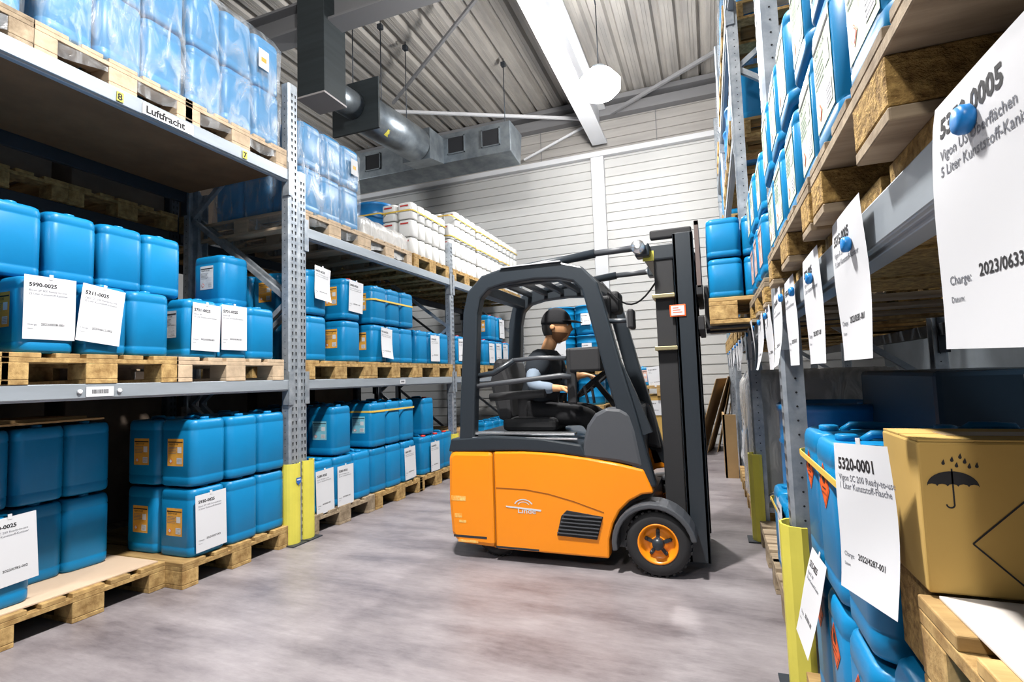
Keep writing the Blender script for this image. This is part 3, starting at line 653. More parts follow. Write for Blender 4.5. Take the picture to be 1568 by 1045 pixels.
guard(XR + .03, 3.88, .57, 'far yellow post guard in right rack', -1, fl=True)
tag(MB().bar((.2, 7.6, 3.30), (.2, 3.25, 3.42), .04, .05).build('loose_rail', GALV, bevel=.003), 'long steel rail leaning across the right rack uprights', 'rail') if 0 else None
# -- load beam level, near bay: pallets on edge of beam, small labelled cans
Zr = 1.405; SH = []
for i, (a, c) in enumerate(((-.4, .12), (.16, .60), (.64, .86), (.90, 1.30), (1.34, 1.72), (1.76, 2.05))):
    tag(MB().box(.25, 1.28, a, c, 1.3705, 1.404).build('shelf_plank', CHIP, bevel=.002), 'chip board plank laid across near right beams, %s from camera' % ORD[i], 'plank')
for i, y in enumerate((-.05, .775, 1.605)):
    q = pallet(P_C, .208, y, Zr, 'pallet with pressed chip blocks over right beam, %s from camera' % ORD[i], -1); q.scale = (1, 1, .8)
q = pallet(P_C, .215, 2.66, 1.371, 'pallet over right beam past first upright, before lifted load', -1)
cols = [-.02 + .235 * k for k in range(9)]
stack(K10, .222, [.57, .805, 1.038, 1.27, 1.515, 1.755, 1.985], Zr + .116, 2, 1, .19, .26, 'right beam near bay', -1, kind='green-labelled blue can', group='green label cans')
stack(K10p, .23, [2.42, 2.66, 2.9], 1.371 + .145, 2, 1, .19, .26, 'right beam past first upright', -1, kind='small-labelled blue can', group='green label cans', special={(t, c, r): K10 for t in (1,) for c in (0, 1, 2) for r in (0,)})
for bi, (ya, yb) in enumerate(((3.95, 6.15), (6.25, 7.95))):
    n = 3 if bi == 0 else 2
    for k in range(n):
        y = ya + .4 + k * (yb - ya - .8) / (n - 1)
        if bi or 1: pallet(P_Y, .215, y, 1.371, 'far pallet over right beam, %s of %s bay' % (ORD[k], ORD[bi + 2]), -1)
        if (bi, k) != (0, 0): stack(K10, .24, (y - .22, y + .02, y + .26), 1.516, 1, 1, .19, .26, '%s far load, %s bay' % (ORD[k], ORD[bi + 2]), -1, kind='green-labelled blue can', group='green label cans')
# high level loads seen beyond the uprights
for i, (y, z) in enumerate(((4.5, 2.832), (5.5, 2.832), (4.5, 3.732), (5.5, 3.732), (7.0, 2.832), (7.0, 3.732), (2.75, 3.732))):
    pallet(P_Y, .23, y, z, 'pallet on upper right levels, %s counted outward' % ORD[i], -1)
    if i in (0, 4):
        stack(K25, .26, (y - .24, y, y + .24), z + .145, 2 if i else 1, 2, .285, .405, 'upper right level %s' % ('near', 'far')[i // 4], -1)
    elif i in (1,):
        for k in range(3): DR.get((.26 + .23, y - .25 + .5 * (k % 2), z + .145) if k < 2 else (.99, y, z + .145), 0, 'blue drum on upper right level, %s of three' % ORD[k], 'blue drums on upper right level')
    elif i < 6:
        stack(K25, .28, (y - .24, y, y + .24), z + .145, 2, 2, .285, .405, 'wrapped load %s on top right level' % ORD[i], -1, group='wrapped blue cans')
        film(.26, .9, y - .385, y + .385, z + .03, z + 1.0, 'clear stretch film around %s load on top right level' % ORD[i])
# -- floor level near bay
pallet(P_Y, .292, .645, .611, 'pallet with white board under the cardboard box', -1)
tag(MB().box(.316, 1.4, .25, 1.028, .7555, .7605).build('pallet_sheet', mat('white_fibre_board', (.80, .74, .68), .6, var=.06, scale=4, stretch=(1, 5, 1)), bevel=.001), 'whitish board under the umbrella-marked box', 'board')
pallet(P_Y, .25, .69, 0, 'floor pallet under the cans below the box', -1)
stack(KB, .27, (.36, .615, .87), .144, 1, 2, .285, .405, 'under the box pallet', -1)
pallet(P_Y, .235, 1.58, 0, 'floor pallet under the orange-diamond cans', -1)
stack(KR, .262, (1.335, 1.58, 1.825), .144, 2, 3, .285, .405, 'near right floor pallet', -1, kind='orange-diamond can', group='orange diamond jerry cans')
strap(.252, 1.14, 1.215, 1.95, .86, 'yellow strap around the orange-diamond cans', sag=.01)
put(make_can(.215, .285, .462, BLUE), .425, 1.106, .144, 'blue jerry can between box pallet load and orange-diamond cans', -1, 'blue jerry cans', jit=.001)
tag(MB().box(.312, .80, 1.052, 1.210, .6075, .7615).build('wood_block', CHIP, bevel=.003), 'pressed chip wood block under far side of cardboard box', 'block')
# cardboard box with umbrella
bx0, bx1, by0, by1, bz0, bz1 = .305, .80, 1.032, 1.214, .762, 1.0
def make_box():
    r = empty('cardboard_box', 'cardboard box printed with umbrella on the white-boarded pallet', 'box', ((bx0 + bx1) / 2, (by0 + by1) / 2, bz0)); hx, hy, h = (bx1 - bx0) / 2, (by1 - by0) / 2, bz1 - bz0
    MB().box(-hx, hx, -hy, hy, 0, h).build('carton_body', CARD, r, bevel=.004)
    MB().box(-hx + .002, hx, -hy + .001, -.002, h, h + .003).box(-hx + .002, hx, .002, hy - .001, h, h + .003).build('top_flaps', CARD, r)
    MB().box(-hx + .06, hx, -.03, .03, h + .003, h + .0036).build('tape', TAPE, r)
    MB().box(hx - .27, hx - .20, -hy - .001, -hy, 0, h).build('tape', TAPE, r)
    b = MB(); Y = -hy - .0008
    def F(pts): b.face([(u, Y, v) for u, v in pts])
    ux, uz = -hx + .043, .172
    top = [(ux + .034 * math.cos(R(a)), uz - .004 + .024 * math.sin(R(a))) for a in range(0, 181, 12)]
    sc = []
    for k in range(5):
        for a in (180, 135, 90, 45, 0):
            sc.append((ux - .034 + .0136 * k + .0068 + .0068 * math.cos(R(a)), uz - .004 + .004 * math.sin(R(a))))
    F(top + sc[1:-1])
    F([(ux - .0012, uz + .024), (ux + .0012, uz + .024), (ux + .0012, uz - .032), (ux - .0012, uz - .032)])
    hk = [(ux - .005 + .0064 * math.cos(R(a)), uz - .032 + .0064 * math.sin(R(a))) for a in range(0, -181, -20)]
    hi = [(ux - .005 + .004 * math.cos(R(a)), uz - .032 + .004 * math.sin(R(a))) for a in range(-180, 1, 20)]
    for k in range(9): F([hk[k], hk[k + 1], hi[8 - k], hi[9 - k]])
    for u, v in ((-.015, .052), (.002, .060), (.018, .068), (.010, .046), (.026, .056), (.034, .044), (.048, .046)):
        u *= .68; v *= .62; F([(ux + u + .0024 * math.cos(R(a)), uz + v + .0026 * math.sin(R(a))) for a in range(150, 391, 30)] + [(ux + u + .001, uz + v + .0065)])
    def line(a, c, w=.0013):
        a = Vector((a[0], 0, a[1])); c = Vector((c[0], 0, c[1])); d = (c - a).normalized(); n = Vector((d.z, 0, -d.x)) * w
        F([(p.x, p.z) for p in (a - n, c - n, c + n, a + n)])
    q = .105; cxd, czd = -hx + .062 + q, .081
    line((cxd - q, czd), (cxd, czd + q)); line((cxd - q, czd), (cxd, czd - q)); line((cxd, czd + q), (cxd + q, czd)); line((cxd, czd - q), (cxd + q, czd))
    b.build('umbrella_print', INK, r, fix=False)
make_box()
# things standing on floor beyond the first upright
DB = make_drum(.8, .27)
DB.get((.62, 3.35, .144), 0, 'tall blue drum beyond first right upright')
pallet(P_W, .245, 2.68, 0, 'low pallet beyond first right guard', -1)
pallet(P_W, .245, 3.43, 0, 'low pallet before second right guard', -1)
stack(K25, .265, (2.46, 2.71, 2.96), .144, 1, 2, .285, .405, 'low pallet beyond first right guard', -1)
strap(.255, .85, 2.33, 3.09, .46, 'yellow strap on cans beyond first right guard')
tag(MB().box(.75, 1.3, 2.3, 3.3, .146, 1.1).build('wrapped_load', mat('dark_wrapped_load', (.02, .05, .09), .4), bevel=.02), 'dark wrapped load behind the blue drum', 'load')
pallet(P_Y, .225, 4.45, 0, 'floor pallet of the white wrapped container', -1)
cw = MB().box(.27, 1.15, 4.1, 4.95, .146, 1.1); tag(cw.build('wrapped_load', mat('pale_wrapped_load', (.55, .6, .66), .5, var=.6, scale=3, col2=(.1, .2, .4)), bevel=.03), 'tall pale film-wrapped load past second right guard', 'load')
film(.23, 1.2, 4.05, 5.0, .12, 1.12, 'cloudy stretch film on tall pale load past second guard', FILMW, 10)
pallet(P_Y, .225, 5.55, 0, 'floor pallet behind the pale wrapped load', -1)
stack(K25, .265, (5.3, 5.55, 5.8), .144, 1, 1, .285, .405, 'floor pallet behind pale load', -1)
tag(MB().box(.09, .22, 6.02, 6.06, .0, .66).box(.09, .11, 6.02, 6.5, 0, .66).build('cardboard_sheet', CARD2), 'folded brown cardboard standing by third right upright', 'cardboard')
# cardboards leaning against back wall
for i, (x, lean, w, h, a) in enumerate(((-.17, .32, .30, 1.08, .5), (-.04, .30, .34, 1.1, .3), (.07, .22, .3, 1.0, .15), (.15, .18, .34, 1.1, .05))):
    T = Matrix.Translation((x - .02, 8.05 + i * .09, 0)) @ Matrix.Rotation(-a * .5, 4, 'Z') @ Matrix.Rotation(lean, 4, 'Y')
    b = MB().box(-.004, .004, -.3, .3, .0, h, 0, T)
    tag(b.build('cardboard_sheet', CARD2), 'large brown cardboard sheet leaning at aisle end, %s from left' % ORD[i], 'cardboard')
# dark things in depth of the near right bay
for i, (x, y) in enumerate(((1.75, 1.45), (1.75, 1.85), (1.2, 2.6))):
    pass
K25.get((1.62, 1.62, .62), .3, 'blue can in deep shadow behind the cardboard box', G)
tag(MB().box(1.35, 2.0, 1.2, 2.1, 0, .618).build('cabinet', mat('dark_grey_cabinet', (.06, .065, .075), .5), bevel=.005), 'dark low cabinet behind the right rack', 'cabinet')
# ================================================================== PAPER SHEETS
def sheet(code, l2, l3, charge, loc, rz, tilt=0.0, w=.2, h=.287, curl=(0, 0, 0), label=None, tape=True, cs=.0245, ct=.05, yaw=0, lean=0, group='printed sheets', drop=0):
    # local frame: x = out of the sheet, y = reading right, z = up. curl=(bottom curl, wave amplitude, left corner curl)
    r = empty('paper_sheet', label or 'white sheet reading %s' % code, 'sheet', loc, 0, None)
    r.rotation_euler = Euler((tilt, lean, rz), 'XYZ')
    def S(u, v, o=0.0):
        t = max(0.0, (h / 2 - v) / h); k = min(1.0, (u + w / 2) / w)
        off = curl[0] * t * t + curl[1] * math.sin(t * 5 + k * 2.0) + curl[2] * (1 - k) ** 2 * t ** .5
        return Vector((off + o, u, v))
    b = MB(); nx, nz = 8, 12
    V = [[b.bm.verts.new(S(-w / 2 + w * i / nx, -h / 2 + h * j / nz)) for i in range(nx + 1)] for j in range(nz + 1)]
    for j in range(nz):
        for i in range(nx): b.bm.faces.new((V[j][i], V[j][i + 1], V[j + 1][i + 1], V[j + 1][i]))
    b.build('sheet', PAPER, r, fix=False, smooth=True)
    t = MB(); kk = min(1.0, w / .185); T = lambda u, v: S(u * kk, h / 2 - (h / 2 - v) * kk if v > 0 else -h / 2 + (v + h / 2) * kk, .0004)
    text_mesh(t, code, cs, -.084, h / 2 - ct, T, 0, squash=1.02, bold=.035)
    if l2: text_mesh(t, l2, cs * .55, -.084, h / 2 - ct - .022, T, 1); text_mesh(t, l3, cs * .55, -.084, h / 2 - ct - .038, T, 1)
    text_mesh(t, 'Charge:', .012, -.086, -h / 2 + .062, T, 1); text_mesh(t, charge, .0155, -.035, -h / 2 + .064, T, 0, bold=.02)
    text_mesh(t, 'Datum:', .008, -.086, -h / 2 + .045, T, 1)
    t.build('print', [INK, GREYINK], r, fix=False)
    if tape: MB().box(.0005, .0015, -.008, .008, h / 2 - .012, h / 2 + .012).build('tape', PAPER, r)
    return r
VG = 'Vigon SC 200 Ready-to-use'; L25 = '25 Liter Kunststoff-Kanister'
Xf = -2.838
sheet('5990-0025', 'Bonin SP 400 Ready-to-use', L25, '2023/0028-001', (Xf, 1.49, 1.515), 0, 0, .205, .29)
sheet('5211-0025', VG, L25, '2023/0612-002', (Xf, 1.705, 1.505), 0, -.12, .2, .285, (.01, 0, 0))
sheet('5701-0025', 'Bonin SB', L25, '2023/0598-001', (Xf, 2.292, 1.49), 0, -.03, .19, .285, label='white sheet reading 5701-0025, left of the two alike')
sheet('5701-0025', 'Bonin SB', L25, '2023/0598-001', (Xf, 2.492, 1.503), 0, 0, .19, .285, label='white sheet reading 5701-0025, right of the two alike')
sheet('5930-0025', 'Bonin SP 1000 Concentrate', L25, '2023/0557-003', (Xf, 2.337, .338), 0, .03, .205, .33)
sheet('5330-0025', VG, L25, '2022/0782-002', (-3.045, 1.475, .41), 0, .06, .2, .31, label='white sheet on the nearest floor can at left edge')
sheet('5280-0025', 'Bonin US Ready-to-use', L25, '2023/0605-001', (Xf, 3.325, .30), 0, .03, .2, .33, label='white sheet reading 5280-0025, left of the two alike')
sheet('5280-0025', 'Bonin US Ready-to-use', L25, '2023/0605-001', (Xf, 3.568, .30), 0, 0, .2, .32, label='white sheet reading 5280-0025, right of the two alike')
sheet('5400-0020', VG, L25, '2023/0410-001', (Xf, 3.30, 1.915), 0, -.1, .18, .27, (.03, .004, 0), label='white sheet top left just right of the uprights')
sheet('5400-0025', VG, L25, '2023/0411-001', (Xf, 3.73, 1.87), 0, -.06, .19, .27, label='white sheet on upper red-capped can past the uprights')
sheet('5610-0025', VG, L25, '2023/0377-001', (Xf, 4.17, 1.49), 0, -.1, .18, .285, (.03, 0, 0), label='white sheet below the strapped cans on middle shelf')
sheet('5620-0025', VG, L25, '2023/0378-001', (Xf, 5.11, 1.48), 0, 0, .2, .285, label='white sheet on middle shelf left of forklift roof post')
sheet('5630-0025', VG, L25, '2023/0379-001', (Xf, 4.554, .32), 0, .04, .2, .31, label='white sheet on strapped floor load past the guards')
sheet('5640-0025', VG, L25, '2023/0380-001', (Xf, 5.06, .31), 0, 0, .19, .31, label='white sheet on floor can left of forklift rear')
for i, (y, z) in enumerate(((5.78, 1.49), (6.72, 1.48), (6.98, 1.49), (7.24, 1.49), (7.12, 1.85))):
    sheet('5%d0-0025' % (65 + i), VG, L25, '2023/04%d-001' % (20 + i), (Xf, y, z), 0, 0, .19, .27, label='white sheet behind the forklift cab, %s of five from left' % ORD[i])
# right side, facing the aisle (reading right is towards the camera: rotate by pi)
PI = math.pi
def magnet(x, y, z, label, r=.0128):
    tag(MB().lathe([(r * .8, 0), (r, -.003), (r, -.009), (r * .85, -.012), (.002, -.012)], n=20, axis='x').build('round_magnet', MAG, loc=(x, y, z)), label, 'magnet', 'blue magnets on right beam')
Xr = .228
sheet('5350-0005', 'Vigon US Oberflächen', '5 Liter Kunststoff-Kanister', '2023/0633-001', (Xr, .537, 1.257), PI, -.03, .205, .243, (.0, .002, .008), tape=False, ct=.037, cs=.026)
magnet(.225, .557, 1.337, 'blue magnet on the nearest 5350-0005 sheet')
sheet('5515-0005', 'Vigon A 201', '5 Liter Kunststoff-Kanister', '2023/0581-001', (Xr, 1.015, 1.262), PI, .0, .2, .252, (0, .003, 0), tape=False, ct=.045)
magnet(.225, .987, 1.325, 'blue magnet on the 5515-0005 sheet')
sheet('3300-0005', 'Vigon N 600', '5 Liter Kunststoff-Kanister', '2023/0571-001', (Xr, 1.355, 1.26), PI, 0, .2, .252, (0, .002, 0), tape=False, ct=.045)
magnet(.225, 1.334, 1.327, 'blue magnet on the 3300-0005 sheet')
sheet('5450-0005', 'Vigon EFM', '5 Liter Kunststoff-Kanister', '2023/0560-001', (Xr, 1.70, 1.26), PI, 0, .19, .252, (0, .002, 0), tape=False, ct=.045)
magnet(.225, 1.60, 1.335, 'blue magnet on the 5450-0005 sheet')
sheet('5218-0010', 'Vigon PE', '5 Liter Kunststoff-Kanister', '2023/0561-001', (Xr - .004, 1.95, 1.26), PI, .05, .19, .252, (.02, .003, 0), tape=False, ct=.045)
magnet(.221, 1.80, 1.345, 'blue magnet on sheet just before first right upright')
for i, (y, c) in enumerate(((2.32, '5215-0005'), (2.62, '5210-0005'), (2.95, '5218-0005'), (3.45, '5220-0005'), (4.25, '5230-0005'), (4.7, '5240-0005'), (5.1, '5250-0005'), (5.6, '5260-0005'), (6.5, '5270-0005'), (7.1, '5290-0005'))):
    sheet(c, 'Vigon', '5 Liter', '2023/05%d-001' % (40 + i), (Xr - (.02 if i == 2 else 0), y, 1.25), PI, 0, .2, .252, (.03 * (i % 3 == 1), .004, -.045 * (i == 2)), tape=False, ct=.045, label='white sheet reading %s on far part of right beam' % c)
    magnet(.222, y, 1.34, 'blue magnet holding the %s sheet' % c)
sheet('5320-0001', VG, '1 Liter Kunststoff-Flasche', '2022/4287-001', (.257, 1.155, .838), PI + .234, .09, .2, .28, (.02, .003, .0), tape=True, cs=.031, label='white sheet reading 5320-0001 hanging before the cardboard box')
sheet('5315-0025', 'Vigon SC 100', L25, '2023/0501-001', (.228, 1.72, .47), PI, .05, .21, .25, (.0, .002, 0), tape=True, lean=-.25, label='white sheet tilted against the near yellow post guard')
sheet('5170-0025', 'Vigon', L25, '2023/0502-001', (.25, 2.62, .40), PI, 0, .19, .29, label='white sheet on strapped cans beyond the near right guard')
sheet('5180-0025', 'Vigon', L25, '2023/0503-001', (.21, 4.3, .62), PI, 0, .2, .29, (.03, 0, 0), label='white sheet on the tall pale wrapped load')
sheet('5190-0025', 'Vigon', L25, '2023/0504-001', (.24, 5.3, .42), PI, 0, .2, .29, label='white sheet on blue can behind the pale wrapped load')
sheet('5175-0025', 'Vigon', L25, '2023/0505-001', (1.05, 2.296, .98), -PI / 2, 0, .1, .2, label='small white sheet deep in shadow behind first right upright')
# ================================================================== LOADS AT THE AISLE END
DS = make_drum(.42, .19, BLUE)
ex, ey = -1.6, 7.45
for lv, z in enumerate((0, .62, 1.17)):
    pallet(P_Y if lv < 2 else P_W, -1.15, ey + .0, z, 'pallet of the drum tower behind the driver, %s from floor' % ORD[lv]) if 0 else None
def drumtower(x0, levels, lb):
    for lv, (z, n) in enumerate(levels):
        r = P_Y.get((x0, 7.2, z), -PI / 2, 'yellowish pallet of %s, %s from floor' % (lb, ORD[lv]), 'euro pallets in the racks')
        for t in range(n):
            for c in range(2):
                o = DS.get((x0 - .2 + .4 * c, 7.42, z + .145 + t * .425), PI * .5, 'blue drum, %s, pallet %s, %s layer, %s' % (lb, ORD[lv], ('lower', 'upper')[t], ('left', 'right')[c]), 'blue drums at the aisle end')
                o = DS.get((x0 - .2 + .4 * c, 7.84, z + .145 + t * .425), PI * .5, 'rear blue drum, %s, pallet %s, %s layer, %s' % (lb, ORD[lv], ('lower', 'upper')[t], ('left', 'right')[c]), 'blue drums at the aisle end')
drumtower(-1.80, [(0, 1), (.57, 1), (1.14, 2)], 'left tower behind driver')
drumtower(-1.42 + .45, [(0, 1), (.57, 1), (1.14, 1)], 'right tower behind driver') if 0 else None
for i, (x, z) in enumerate(((-2.0, 1.50), (-1.6, 1.92), (-1.6, 1.50))):
    sheet('5%d5-0200' % (11 + i), 'Vigon', '30 Liter', '2023/0%d-001' % (300 + i), (x, 7.2, z), -PI / 2, 0, .2 if i == 0 else .14, .28 if i == 0 else .16, label='label sheet on drum tower behind driver, %s' % ORD[i], tape=False)
# pallets with low blue crates seen through the mast
for lv, z in enumerate((0, .2, .4, .6, .82)):
    P_Y.get((-.62, 7.3, z), -PI / 2, 'pallet in the stack seen behind the mast, %s from floor' % ORD[lv], 'euro pallets in the racks') if lv in (4,) else None
tag(MB().box(-1.0, -.26, 7.35, 8.2, 0, .82).build('carton_stack', CARD, bevel=.01), 'large brown carton under pallet seen behind the mast', 'carton')
stack(K20, -.62, (7.5,), .965, 1, 1, .28, .3, '', 1) if 0 else None
for i, x in enumerate((-.88, -.63, -.38)):
    K10p.get((x, 7.45, .966), -PI / 2, 'small blue can behind the mast, %s from left' % ORD[i], 'small cans behind the mast')
sheet('5101-0010', 'Vigon', '10 Liter', '2023/0350-001', (-.70, 7.33, 1.08), -PI / 2, .1, .21, .28, label='white sheet on small cans seen behind the mast', tape=False)
sheet('5102-0010', 'Vigon', '10 Liter', '2023/0351-001', (-.33, 7.33, 1.08), -PI / 2, .05, .12, .28, label='white sheet seen right of the mast', tape=False)
sheet('5103-0010', 'Vigon', '10 Liter', '2023/0352-001', (-.74, 7.34, .66), -PI / 2, 0, .2, .2, label='white sheet on carton seen behind the mast', tape=False)

# ================================================================== FORKLIFT
FO = Vector((-.9, 3.5, 0))
fk = empty('forklift', 'orange and anthracite forklift driven across the aisle with raised load', 'forklift', FO)
def fp(b, name, mt, parent=None, **k):
    o = b.build(name, mt, parent or fk, **k)
    if not parent: o.location = -FO
    return o
NY, FY = 3.05, 3.98
side = [(-1.30, .075), (-1.30, .667), (-1.1, .672), (-.9, .664), (-.70, .642), (-.53, .615), (-.385, .585), (-.35, .50), (-.335, .455), (-.40, .445), (-.47, .405), (-.53, .345), (-.57, .27), (-.595, .18), (-.60, .075)]
for nm, a, c in (('near', NY, NY + .09), ('far', FY - .09, FY)):
    fp(MB().prism(side, 'y', a, c), 'side_panel', FORK_O, bevel=.012)
cwp = []
for a in range(0, 91, 15): cwp.append((-1.56 - .06 * math.sin(R(a)), .615 + .055 * math.cos(R(a))))
cw = [(-1.305, .67)] + cwp + [(-1.625, .35), (-1.61, .14), (-1.56, .085), (-1.305, .075)]
fp(MB().prism(cw, 'y', NY, FY), 'counterweight', FORK_O, bevel=.03)
fp(MB().box(-1.30, -.9, NY + .09, FY - .09, .1, .66).box(-.9, -.36, NY + .09, FY - .09, .12, .40), 'chassis_core', FORK_D)
for x0, x1, z0, z1 in ((-1.60, -1.50, .355, .385), (-1.58, -1.53, .25, .275), (-1.55, -1.50, .22, .235), (-1.56, -1.42, .10, .115)):
    fp(MB().box(x0, x1, NY - .0012, NY + .001, z0, z1), 'paint_scrape', mat('scraped_paint', (.85, .70, .25), .6, var=.5, scale=40, col2=(1, .35, .02)))['label'] = 'pale scraped paint near rear corner'
fp(MB().box(-1.59, -1.36, NY - .001, NY + .001, .128, .142).box(-1.3, -1.02, NY - .001, NY + .001, .082, .094), 'lower_scuff', FORK_D)
g = MB(); pts = [(-1.29, .447), (-1.1, .445), (-.95, .425), (-.8, .39), (-.62, .335)]
for a, c in zip(pts, pts[1:]): g.bar((a[0], NY - .0006, a[1]), (c[0], NY - .0006, c[1]), .003, .005)
fp(g, 'panel_groove', mat('groove_shadow', (.35, .10, .005), .6))
fp(MB().box(-1.302, -1.297, NY - .001, NY + .002, .08, .665), 'panel_seam', mat('groove_shadow', (.35, .10, .005), .6))
vent = [(-.905, .185), (-.665, .178), (-.625, .31), (-.84, .335), (-.875, .30)]
vo = fp(MB().prism(vent, 'y', NY - .003, NY + .01), 'side_vent', FORK_B, bevel=.002)
for k in range(6):
    z = .20 + k * .021; xl = -.90 + k * .008; xr = -.66 + k * .006
    MB().bar((xl, NY - .008, z + .004), (xr, NY - .008, z), .012, .006).build('vent_slat', FORK_G, vo)
em = MB()
em.prism([(-1.225, .333), (-1.225, .341), (-.998, .328), (-1.0, .318)], 'y', NY - .002, NY - .0005)
for k in range(8):
    a0, a1 = R(20 + 18 * k), R(38 + 18 * k); c = (-1.11, .345)
    for r0, r1 in ((.045, .052), (.028, .033)):
        em.face([(c[0] + r * math.cos(a) * 1.2, NY - .0015, c[1] + r * .8 * math.sin(a)) for r, a in ((r0, a0), (r1, a0), (r1, a1), (r0, a1))])
fp(em, 'maker_emblem', PAPER, fix=False)['label'] = 'white arched emblem with word below'
el = MB(); text_mesh(el, 'Linde', .045, -1.15, .302, lambda u, v: Vector((u, NY - .0015, v)), squash=1.2); fp(el, 'maker_name', PAPER, fix=False)
# dark hood belt, battery cover with bright steps
belt = [(-1.62, .66), (-1.60, .745), (-1.3, .765), (-1.0, .755), (-.74, .72), (-.70, .642), (-.9, .668), (-1.1, .676), (-1.3, .672)]
fp(MB().prism(belt, 'y', NY + .005, FY - .005), 'hood', FORK_D, bevel=.012)
fp(MB().box(-1.5, -.78, NY + .03, NY + .10, .77, .785).box(-1.48, -.76, NY + .01, NY + .03, .745, .757), 'trim_strip', CHROME, bevel=.005)
cow = [(-.735, .64), (-.725, .74), (-.70, .83), (-.65, .90), (-.58, .935), (-.50, .93), (-.45, .90), (-.42, .80), (-.385, .59), (-.53, .62)]
fp(MB().prism(cow, 'y', NY + .004, NY + .12), 'front_cowl', FORK_G, bevel=.02)
fp(MB().prism([(p[0] + .03, p[1]) for p in cow], 'y', FY - .12, FY - .004), 'front_cowl', FORK_G, bevel=.02)
fp(MB().box(-.50, -.44, NY + .12, FY - .12, .4, .92), 'dashboard', FORK_D, bevel=.02)
# seat
fp(MB().box(-1.33, -.95, 3.28, 3.74, .77, .86), 'seat_cushion', FORK_B, bevel=.03)
fp(MB().prism([(-1.36, .84), (-1.26, .84), (-1.27, 1.1), (-1.32, 1.26), (-1.38, 1.26), (-1.42, 1.1)], 'y', 3.29, 3.73), 'seat_backrest', FORK_B, bevel=.03)
fp(MB().tube([(-1.38, 3.22, 1.0), (-1.25, 3.22, 1.01), (-1.0, 3.22, 1.02)], .028, 10), 'armrest', FORK_B)
# side bars
fp(MB().tube([(-1.50, 3.1, 1.07), (-1.2, 3.1, 1.10), (-.86, 3.1, 1.13), (-.80, 3.12, 1.12)], .016, 8), 'side_rail', FORK_G)
fp(MB().tube([(-1.16, 3.1, 1.235), (-1.0, 3.1, 1.245), (-.82, 3.1, 1.235)], .014, 8), 'side_rail', FORK_G)
fp(MB().tube([(-1.16, 3.1, 1.235), (-1.3, 3.1, 1.16), (-1.46, 3.12, 1.14)], .018, 8), 'side_rail', FORK_D)
fp(MB().box(-.84, -.78, 3.16, 3.2, .95, 1.3).box(-.82, -.62, 3.15, 3.4, 1.15, 1.3), 'console', FORK_B, bevel=.015)
# steering wheel
sw = MB(); cc = Vector((-.74, 3.56, 1.08)); T = Matrix.Translation(cc) @ Matrix.Rotation(R(-38), 4, 'Y')
sw.tube([T @ Vector((.15 * math.cos(k * math.pi / 12), .15 * math.sin(k * math.pi / 12), 0)) for k in range(25)], .012, 8)
sw.bar(T @ Vector((-.14, 0, 0)), T @ Vector((.14, 0, 0)), .03, .012).bar(T @ Vector((0, 0, 0)), T @ Vector((0, 0, -.35)), .035, .035)
fp(sw, 'steering_wheel', FORK_B)
fp(MB().tube([(-.74, 3.3, .95), (-.76, 3.29, 1.06)], .009, 8).tube([(-.70, 3.3, .95), (-.71, 3.29, 1.05)], .009, 8), 'control_lever', FORK_G)
# overhead guard
gp = [(-1.49, .72), (-1.475, 1.0), (-1.45, 1.35), (-1.44, 1.55), (-1.41, 1.67), (-1.33, 1.745), (-1.2, 1.775), (-1.0, 1.785), (-.84, 1.775), (-.72, 1.74), (-.65, 1.66), (-.60, 1.45), (-.535, 1.17), (-.46, .88), (-.37, .48)]
for y in (3.10, 3.93): fp(MB().tube([(x, y, z) for x, z in gp], 0, flat=(.052, .04)), 'overhead_guard_frame', FORK_D, bevel=.012)
b = MB()
for x in (-1.3, -1.17, -1.04, -.91): b.bar((x, 3.14, 1.775), (x, 3.89, 1.775), .03, .04)
b.bar((-1.38, 3.14, 1.71), (-1.38, 3.89, 1.71), .07, .07).bar((-.71, 3.14, 1.73), (-.71, 3.89, 1.73), .08, .06).bar((-1.38, 3.2, 1.735), (-.75, 3.2, 1.75), .05, .03)
fp(b, 'roof_bars', FORK_D, bevel=.005)
fp(MB().bar((-1.22, 3.072, 1.828), (-.82, 3.072, 1.828), .05, .006), 'roof_strip', mat('pale_strip', (.6, .62, .65), .4))  # pale grey strip along the near top edge of the roof
fp(MB().tube([(-.60, 3.12, 1.40), (-.53, 3.12, 1.22), (-.44, 3.12, 1.0), (-.36, 3.12, .78)], 0, flat=(.03, .02)), 'front_brace', FORK_D)
fp(MB().box(-.69, -.57, 3.3, 3.55, 1.47, 1.63).box(-.60, -.52, 3.32, 3.5, 1.52, 1.66), 'work_light', FORK_B, bevel=.02)
m_ = fp(MB().tube([(-.60, 3.12, 1.45), (-.5, 3.1, 1.44), (-.42, 3.08, 1.44)], .014, 8), 'mirror_arm', FORK_D)
MB().box(-.43, -.395, 3.02, 3.13, 1.385, 1.50).build('mirror_housing', FORK_B, m_, bevel=.012)
MB().box(-.436, -.43, 3.03, 3.12, 1.395, 1.49).build('mirror_glass', CHROME, m_)
